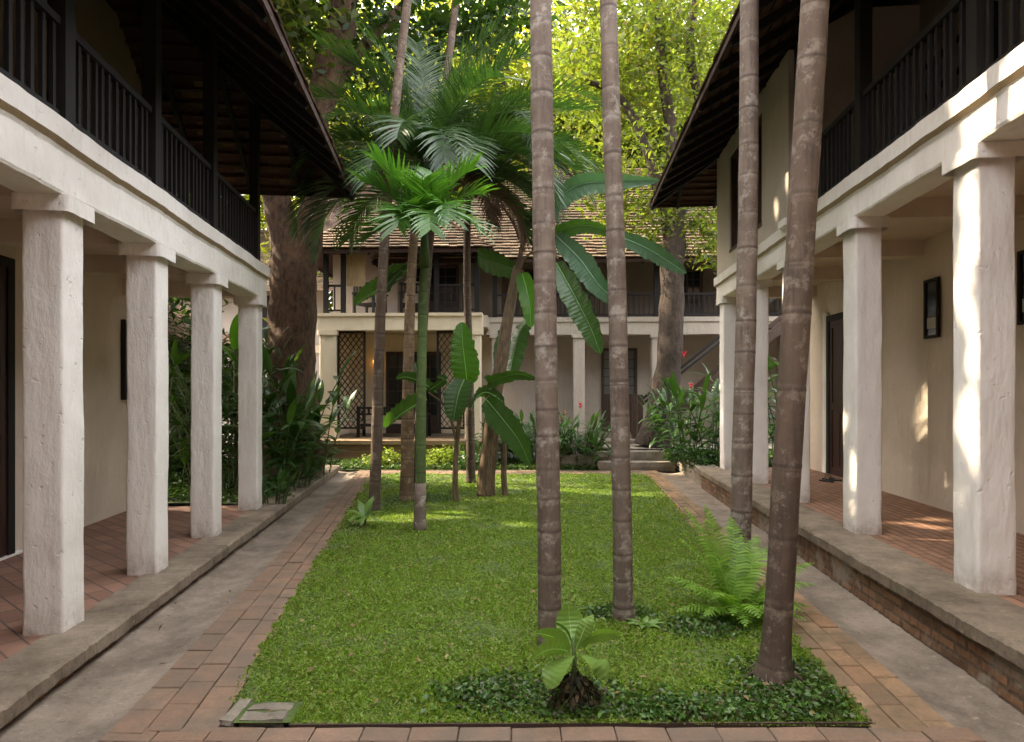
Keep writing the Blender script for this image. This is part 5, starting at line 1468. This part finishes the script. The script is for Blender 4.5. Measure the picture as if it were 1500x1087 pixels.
# dark dracaena-like foliage seen through the left gallery
for (x, Y, h, lab) in ((-4.5, 10.2, 2.2, 'dark strap-leaved shrub right behind the third left column'), (-5.3, 10.8, 2.6, 'dark tall shrub seen between the second and third left columns'), (-6.2, 11.3, 2.4, 'dark shrub deepest in the gap between the left columns'),
                    (-4.9, 12.2, 3.0, 'tall dark shrub at the foot of the forked tree')):
    cane_clump('shrub', lab, (x, Y, 0.15), 12, h, 1.2, 'leaf_dark', 0.55, 0.05, 'dark shrubs behind the left gallery', per=9)
blade_plant('banana_plant', 'bright leaf of a banana plant glowing high between the last two left columns', ((345-750)*11.0/F, 11.0, 0.15), [((0, 0, 2.35), 150, 75, 0.9, 60, 0.12), ((0, 0, 2.3), 60, 70, 0.9, 70, 0.12), ((0, 0, 2.2), -80, 60, 0.9, 80, 0.12)], 'banana_bright', cat='banana plant', group='banana plants in the clump', stems=[([Vector((0, 0, 0)), Vector((0, 0, 1.2)), Vector((0, 0, 2.4))], 0.035)], sw=0.01)
# ginger on the right by the stairs, with red flowers
Yr = 14.0
for (px, Y, z, n, h, L, W, lab) in ((1010, 13.6, 0.34, 14, 1.55, 0.55, 0.06, 'red ginger clump with arching leaves between the staircase and the right house'),
                                 (1040, 13.0, 0.34, 9, 1.5, 0.5, 0.055, 'darker ginger clump pressed against the far corner column of the right house'),
                                 (985, 14.8, 0.42, 8, 1.2, 0.5, 0.055, 'low ginger clump at the top of the stone steps')):
    bb = Vector(((px-750)*Y/F, Y, z))
    fl = [('red_flower', [at(1002, 524, 13.5)-bb, at(1012, 570, 13.3)-bb, at(1028, 600, 13.2)-bb])] if px == 1010 else ()
    cane_clump('ginger_plant', lab, bb, n, h, 1.1, 'shrub', L, W, 'ginger clumps by the staircase', fl)
for (px, Y, lab) in ((1150, 13.6, 'green leafy shrub seen between the last two right columns'), (1128, 12.9, 'tall leafy shrub behind the far right columns')):
    cane_clump('shrub', lab, ((px-750)*Y/F, Y, 0.34), 10, 2.1, 1.0, 'shrub', 0.5, 0.06, 'shrubs beyond the right gallery')
# shrubs in front of the back house
for i, (px, Y, h, mat, lab) in enumerate(((770, 15.4, 1.25, 'shrub', 'dense shrub behind the drooping banana leaf'), (800, 15.0, 1.0, 'shrub', 'shrub low behind the middle palm trunk'), (845, 15.2, 1.15, 'shrub', 'flowering shrub with orange and pink tips left of the stone steps'),
                                  (735, 15.6, 0.9, 'shrub', 'rounded shrub at the pavilion corner'), (865, 14.9, 0.7, 'shrub', 'low shrub hanging over the dark stone border'))):
    bb = Vector(((px-750)*Y/F, Y, 0.05))
    cane_clump('shrub', lab, bb, 16, h, 1.5, mat, 0.36, 0.045, 'shrubs in front of the veranda house', [('red_flower', [at(850, 598, 15.0)-bb]), ('litter', [at(822, 618, 14.9)-bb, at(826, 610, 14.9)-bb])] if px == 845 else (), per=8)
def bush(name, label, c, r, L, mat, n, group=None, cat='shrub', zs=0.7):
    root = tag(empty(name, (c[0], c[1], c[2])), label, cat, group)
    cl = [(random.gauss(0, r*0.45), random.gauss(0, r*0.4), abs(random.gauss(r*0.45*zs, r*0.3*zs)), 1) for _ in range(12)]
    leaf_cloud('leaves', cl, n//12, r*0.28, L, M[mat], root, droop=0.2, aspect=0.5)
    mb = MB()
    for k in range(7):
        a = k*0.9; mb.tube([(0, 0, -0.02), (r*0.3*math.cos(a), r*0.3*math.sin(a), r*0.35*zs), (r*0.55*math.cos(a), r*0.55*math.sin(a), r*0.7*zs)], [0.012, 0.008, 0.004], 5)
    mb.build('stem', M['bark'], root)
    return root
for px, Y, r, lab, mt in ((575, 15.2, 0.42, 'sunlit lime shrub in front of the pavilion plinth, left of the dark stems', 'lime_shrub'), (648, 15.1, 0.45, 'sunlit lime shrub in front of the plinth, right of the green stem', 'lime_shrub'), (690, 15.0, 0.55, 'green clipped shrub before the pavilion corner column', 'shrub'),
                       (1035, 12.9, 0.42, 'fine-leaved green shrub spilling over the mossy stone wall', 'shrub'), (1000, 13.8, 0.35, 'small fine-leaved bush on top of the mossy wall near the steps', 'shrub')):
    bush('bush', lab, ((px-750)*Y/F, Y, 0.05 if px < 900 else 0.35), r, 0.085, mt, 1300, 'small bushes around the far end of the lawn')
for px, Y, lab in ((402, 9.3, 'tufted green plant at the foot of the last left column'), (440, 11.0, 'low leafy plant in the left bed under the heliconia'), (455, 12.2, 'bright low plant at the back of the left bed')):
    cane_clump('plant', lab, ((px-750)*Y/F, Y, 0.14), 8, 0.35, 0.5, 'shrub', 0.30, 0.035, 'low plants in the left bed', cat='plant', per=4)

# plant at the foot of the leaning stem on the left
b = gp(535, 772)
blade_plant('plant', 'small broad-leaved plant with pale hanging leaves at the foot of the leftmost palm stem', b,
    [((0, 0, 0.12), az, el, L, dr, wd) for az, el, L, dr, wd in ((-90, 50, 0.30, 70, 0.05), (-40, 65, 0.32, 50, 0.055), (20, 70, 0.34, 40, 0.055), (80, 45, 0.30, 70, 0.05), (130, 40, 0.30, 110, 0.055), (180, 35, 0.30, 110, 0.055), (220, 40, 0.28, 100, 0.05), (-120, 30, 0.26, 80, 0.05), (60, 75, 0.3, 30, 0.05))], 'broad', stems=[([Vector((0, 0, -0.02)), Vector((0, 0, 0.07)), Vector((0, 0, 0.13))], 0.015)])
# broad-leaved seedling on its root mound in the foreground
b = gp(843, 1035); Yf = b.y
fg = tag(empty('seedling', b), 'glossy broad-leaved seedling growing from a dark root mound at the near edge of the lawn', 'plant')
Q = lambda x, y, dY=0.0: at(x, y, Yf+dY)-b
mb = MB(); ce = Q(840, 950); mb.tube([Q(842, 1040), Q(841, 1000), Q(842, 965), Q(838, 935)], [0.016, 0.014, 0.012, 0.008], 8); mb.build('stem', M['green_stem'], fg, True)
lp_ = lambda t: 0.62*max(0.02, math.sin(PI*min(1, t**1.05)))**0.85 * (1 if t > 0.10 else 0.4)
for path, wd, side, mt in (([Q(838, 950), Q(836, 925, 0.05), Q(834, 905, 0.08), Q(833, 884, 0.08)], 0.135, (1, -0.1, 0.1), 'broad'),
                       ([Q(842, 955), Q(852, 930, -0.02), Q(860, 912, -0.02), Q(868, 900)], 0.075, (0.8, -0.3, 0.4), 'broad'),
                       ([Q(846, 950), Q(870, 932), Q(892, 928), Q(908, 930)], 0.085, (0, -0.45, 0.9), 'broad'),
                       ([Q(834, 948), Q(822, 938), Q(803, 930, -0.04), Q(784, 926, -0.04)], 0.085, (0, -0.45, 0.9), 'broad'),
                       ([Q(836, 955), Q(820, 950, -0.08), Q(800, 952, -0.14), Q(778, 966, -0.16)], 0.105, (0, -0.5, 0.9), 'broad'),
                       ([Q(838, 962, -0.02), Q(826, 970, -0.10), Q(812, 988, -0.16), Q(802, 1009, -0.18)], 0.140, (0.85, -0.4, 0.35), 'broad'),
                       ([Q(846, 960, -0.02), Q(862, 960, -0.08), Q(880, 974, -0.12), Q(890, 998, -0.12)], 0.130, (-0.8, -0.4, 0.4), 'broad'),
                       ([Q(838, 940), Q(830, 924), Q(820, 916), Q(814, 912)], 0.016, (0.5, -0.4, 0.5), 'palm_leaf_bright'),
                       ([Q(842, 940), Q(848, 928), Q(853, 920), Q(856, 915)], 0.016, (0.6, -0.5, 0.3), 'palm_leaf_bright')):
    leaf_part(fg, path, wd, M[mt], lp_, -0.22, Vector(side), ruf=0.04, tear=0.02, sw=0.004)
mb = MB()
random.seed(5)
for k in range(60):
    a = random.uniform(0, 2*PI); r = random.uniform(0.06, 0.15); h0 = random.uniform(0.08, 0.20); j = random.uniform(-0.5, 0.5)
    mb.tube([(0.03*math.cos(a), 0.02*math.sin(a), h0), (r*0.6*math.cos(a+j*0.5), r*0.6*math.sin(a+j*0.5), h0*random.uniform(0.5, 0.9)), (r*math.cos(a+j), r*math.sin(a+j), -0.01)], [0.005, 0.004, 0.002], 5)
wob_prism(mb, 0, 0, 0.17, 0.15, -0.02, 0.16, 3, 8, 0.06, 0.035, 0.6)
mb.build('root_mound', M['root_dark'], fg, True)
nl_ = 190; aa = RNG.uniform(0, 2*PI, nl_); rr_ = RNG.uniform(0.05, 0.17, nl_)
P = np.stack([rr_*np.cos(aa), rr_*np.sin(aa), np.clip(0.19-rr_*0.9, 0.01, 1)+RNG.uniform(0, 0.03, nl_)], 1)
Vv, Ff = rhombi(P, np.stack([np.cos(aa), np.sin(aa), np.full(nl_, -0.7)], 1)+RNG.normal(size=(nl_, 3))*0.3, rand_dirs(nl_, 1.0), RNG.uniform(0.03, 0.075, nl_), RNG.uniform(0.012, 0.03, nl_))
np_mesh('dead_leaves', Vv, Ff, M['dead_mix'], fg)
b = gp(944, 920)
blade_plant('plant', 'tiny light-green rosette growing beside the white-flecked trunk', b, [((0, 0, 0.01), az, 35, 0.16, 50, 0.022) for az in (-100, -60, 70, 95, 140, 200, 20)], 'broad')

# fern
random.seed(9)
def fern(base, fronds, label):
    root = tag(empty('fern', base), label, 'fern')
    for (az, el, L, dr, wd) in fronds:
        mb = MB(); P = arc(Vector((random.uniform(-0.06, 0.06), random.uniform(-0.06, 0.06), 0.0)), R(az), R(el), L, R(dr), 18)
        mb.tube(P, [0.005*(1.15-i/18) for i in range(19)], 5)
        nl = int(L/0.034)
        for i in range(nl):
            t = 0.20+0.80*(i+0.5)/nl; k = t*18; k0 = min(17, int(k)); p = P[k0].lerp(P[k0+1], k-k0)
            d = (P[k0+1]-P[k0]).normalized(); side = d.cross(Vector((0, 0, 1))).normalized()
            if side.length < 0.1: side = Vector((1, 0, 0))
            u = (t-0.2)/0.8
            PL = wd*(math.sin(PI*(0.22+0.78*u)**0.9))**0.9 + 0.006
            up = side.cross(d)
            for sg in (-1, 1):
                dv = (side*sg+d*0.45+up*random.uniform(-0.1, 0.25)).normalized()
                q1 = p+dv*PL*0.5+Vector((0, 0, -0.05*PL)); q2 = p+dv*PL+Vector((0, 0, -0.28*PL))
                w_ = d*0.0095
                mb.add([p-w_*1.1, p+w_*1.1, q1+w_, q1-w_, q2], [(0, 1, 2, 3), (3, 2, 4)])
        mb.build('frond', M['fern'], root)
    return root
fb = gp(1078, 903)
fr = [(-45, 74, 0.95, 30, 0.16), (-80, 70, 0.82, 38, 0.15), (10, 76, 0.86, 40, 0.17), (40, 68, 0.8, 50, 0.15), (-20, 82, 0.9, 25, 0.16), (-110, 55, 0.62, 60, 0.13), (-130, 40, 0.55, 60, 0.12), (-95, 35, 0.5, 60, 0.12),
      (160, 45, 0.5, 75, 0.12), (195, 40, 0.45, 70, 0.11), (140, 50, 0.55, 70, 0.12), (100, 50, 0.7, 60, 0.13), (75, 55, 0.8, 55, 0.14), (120, 35, 0.5, 60, 0.12), (-160, 50, 0.5, 75, 0.12), (95, 30, 0.62, 50, 0.12), (60, 72, 0.75, 55, 0.15),
      (-60, 50, 0.6, 60, 0.13), (0, 55, 0.6, 60, 0.13), (178, 60, 0.5, 95, 0.12), (-140, 65, 0.6, 80, 0.13), (30, 80, 0.7, 45, 0.15)]
fern(fb, fr, 'bright green fern clump with upright fronds at the right edge of the lawn')

# ------------------------------------------------------------------ grass, ground cover, litter
def field(n, y0, y1, pw=2.0):
    u = RNG.random(n)
    a, b_ = 1/y0, 1/y1
    Y = 1/(a+(b_-a)*u) if pw == 2 else y0+(y1-y0)*u
    t = RNG.random(n)*1.03-0.015
    X = 0.018*np.sin(Y*9.1+2*np.sin(Y*23))*(np.abs(t-0.5) > 0.44) + (-1.57-0.140*(Y-3.4)) + t*((1.92+0.092*(Y-3.4)) - (-1.57-0.140*(Y-3.4)))
    return X, Y
def zl(X, Y): return 0.010 + np.array([0.02*noise.noise(Vector((x*0.7, y*0.5, 3.1))) for x, y in zip(X, Y)])
cov_c = np.array([[0.30, 3.66, 0.42, 0.30], [-0.10, 3.72, 0.32, 0.24], [0.85, 3.52, 0.45, 0.16], [1.45, 3.56, 0.50, 0.20], [1.70, 3.85, 0.30, 0.35], [1.45, 4.75, 0.30, 0.20], [0.85, 5.05, 0.22, 0.14], [-2.15, 9.6, 0.3, 0.4], [-1.6, 10.6, 0.7, 0.6]])
def cover_w(X, Y):
    d = np.full(len(X), 9.0)
    for cx, cy, rx, ry in cov_c: d = np.minimum(d, ((X-cx)/rx)**2+((Y-cy)/ry)**2)
    return d
nb = 420000
X, Y = field(nb, 3.39, 13.8)
k = (RNG.random(nb) < np.clip((cover_w(X, Y)-0.25)*1.3, 0.22, 1)) & ~((X < -1.2) & (Y < 3.64))
bare = np.array([noise.noise(Vector((x*2.2, y*2.2, 7.7))) for x, y in zip(X, Y)])
k &= RNG.random(nb) < np.clip(0.85+bare*1.1, 0.22, 1)
X, Y, bare = X[k], Y[k], bare[k]; n = len(X)
D = rand_dirs(n, 0.30, 0.35); D[:, 2] = np.abs(D[:, 2])
L = RNG.uniform(0.015, 0.036, n)*(1+0.06*(Y-3.4))
P = np.stack([X, Y, zl(X, Y)+D[:, 2]*L*0.45], 1)
Vv, Ff = rhombi(P, D, rand_dirs(n, 1.6), L, L*RNG.uniform(0.20, 0.34, n)*(1+0.05*Y))
tag(np_mesh('grass', Vv, Ff, M['grass']), 'thick carpet of short broad-bladed grass covering the courtyard lawn', 'grass', kind='stuff')
# creeping ground cover near the front edge and under the trunks
n = 15000
ci = RNG.integers(0, len(cov_c), n)
X = cov_c[ci, 0]+RNG.normal(size=n)*cov_c[ci, 2]*0.55; Y = cov_c[ci, 1]+RNG.normal(size=n)*cov_c[ci, 3]*0.5
k = (Y > 3.40) & (X < 1.95+0.092*(Y-3.4)) & (X > -1.1-0.14*(Y-3.4)); X, Y = X[k], Y[k]; n = len(X)
hgt = np.array([0.05+0.05*noise.noise(Vector((x*3, y*3, 1.5))) for x, y in zip(X, Y)])
P = np.stack([X, Y, 0.012+RNG.random(n)*np.clip(hgt*0.7, 0.012, 0.07)], 1)
Lc = RNG.uniform(0.022, 0.05, n)
Vv, Ff = rhombi(P, rand_dirs(n, 0.1, 0.5), rand_dirs(n, 1.3), Lc, Lc*0.55)
tag(np_mesh('ground_cover', Vv, Ff, M['cover']), 'dark creeping ground cover around the trunk bases along the near edge', 'ground cover', kind='stuff')
# ivy-like low growth of the beds
n = 26000
X = RNG.uniform(-9, 2.0, n); Y = RNG.uniform(14.5, 16.1, n)
X2 = RNG.uniform(-7.5, 0, n); Y2 = RNG.uniform(9.5, 14.5, n); k2 = X2 < (-2.576-0.112*Y2-0.12)
X3 = RNG.uniform(3.9, 8, n//2); Y3_ = RNG.uniform(12.2, 15.0, n//2); k3 = X3 > (2.926+0.084*Y3_+0.08)
P = np.concatenate([np.stack([X, Y, 0.01+RNG.random(n)*0.10], 1), np.stack([X2, Y2, 0.13+RNG.random(n)*0.12], 1)[k2], np.stack([X3, Y3_, 0.34+RNG.random(n//2)*0.10], 1)[k3]])
n = len(P); Lc = RNG.uniform(0.05, 0.12, n)
Vv, Ff = rhombi(P, rand_dirs(n, 0.25, 0.6), rand_dirs(n, 1.0), Lc, Lc*0.4)
tag(np_mesh('bed_planting', Vv, Ff, M['cover']), 'low leafy growth covering the planting beds around the houses', 'ground cover', kind='stuff')
# dry leaf litter
n = 260
X, Y = field(n, 3.45, 13.5)
Xb = RNG.uniform(-3.2, 3.0, 260); Yb_ = RNG.uniform(3.3, 13, 260)
kk = ((Xb < -1.6-0.14*(Yb_-3.4)) | (Xb > 1.95+0.092*(Yb_-3.4))) & (Xb > -2.30-0.112*Yb_) & (Xb < 2.5+0.084*Yb_)
P = np.concatenate([np.stack([X, Y, zl(X, Y)+0.04], 1), np.stack([Xb[kk], Yb_[kk], np.full(kk.sum(), 0.012)], 1)])
n = len(P); Lc = RNG.uniform(0.012, 0.06, n)
D = rand_dirs(n, 0, 0.15); Vv, Ff = rhombi(P, D, rand_dirs(n, 2.5), Lc, Lc*0.45, 0.1)
tag(np_mesh('leaf_litter', Vv, Ff, M['litter']), 'scattered dry brown leaves on the lawn and brick paths', 'dry leaves', kind='stuff')
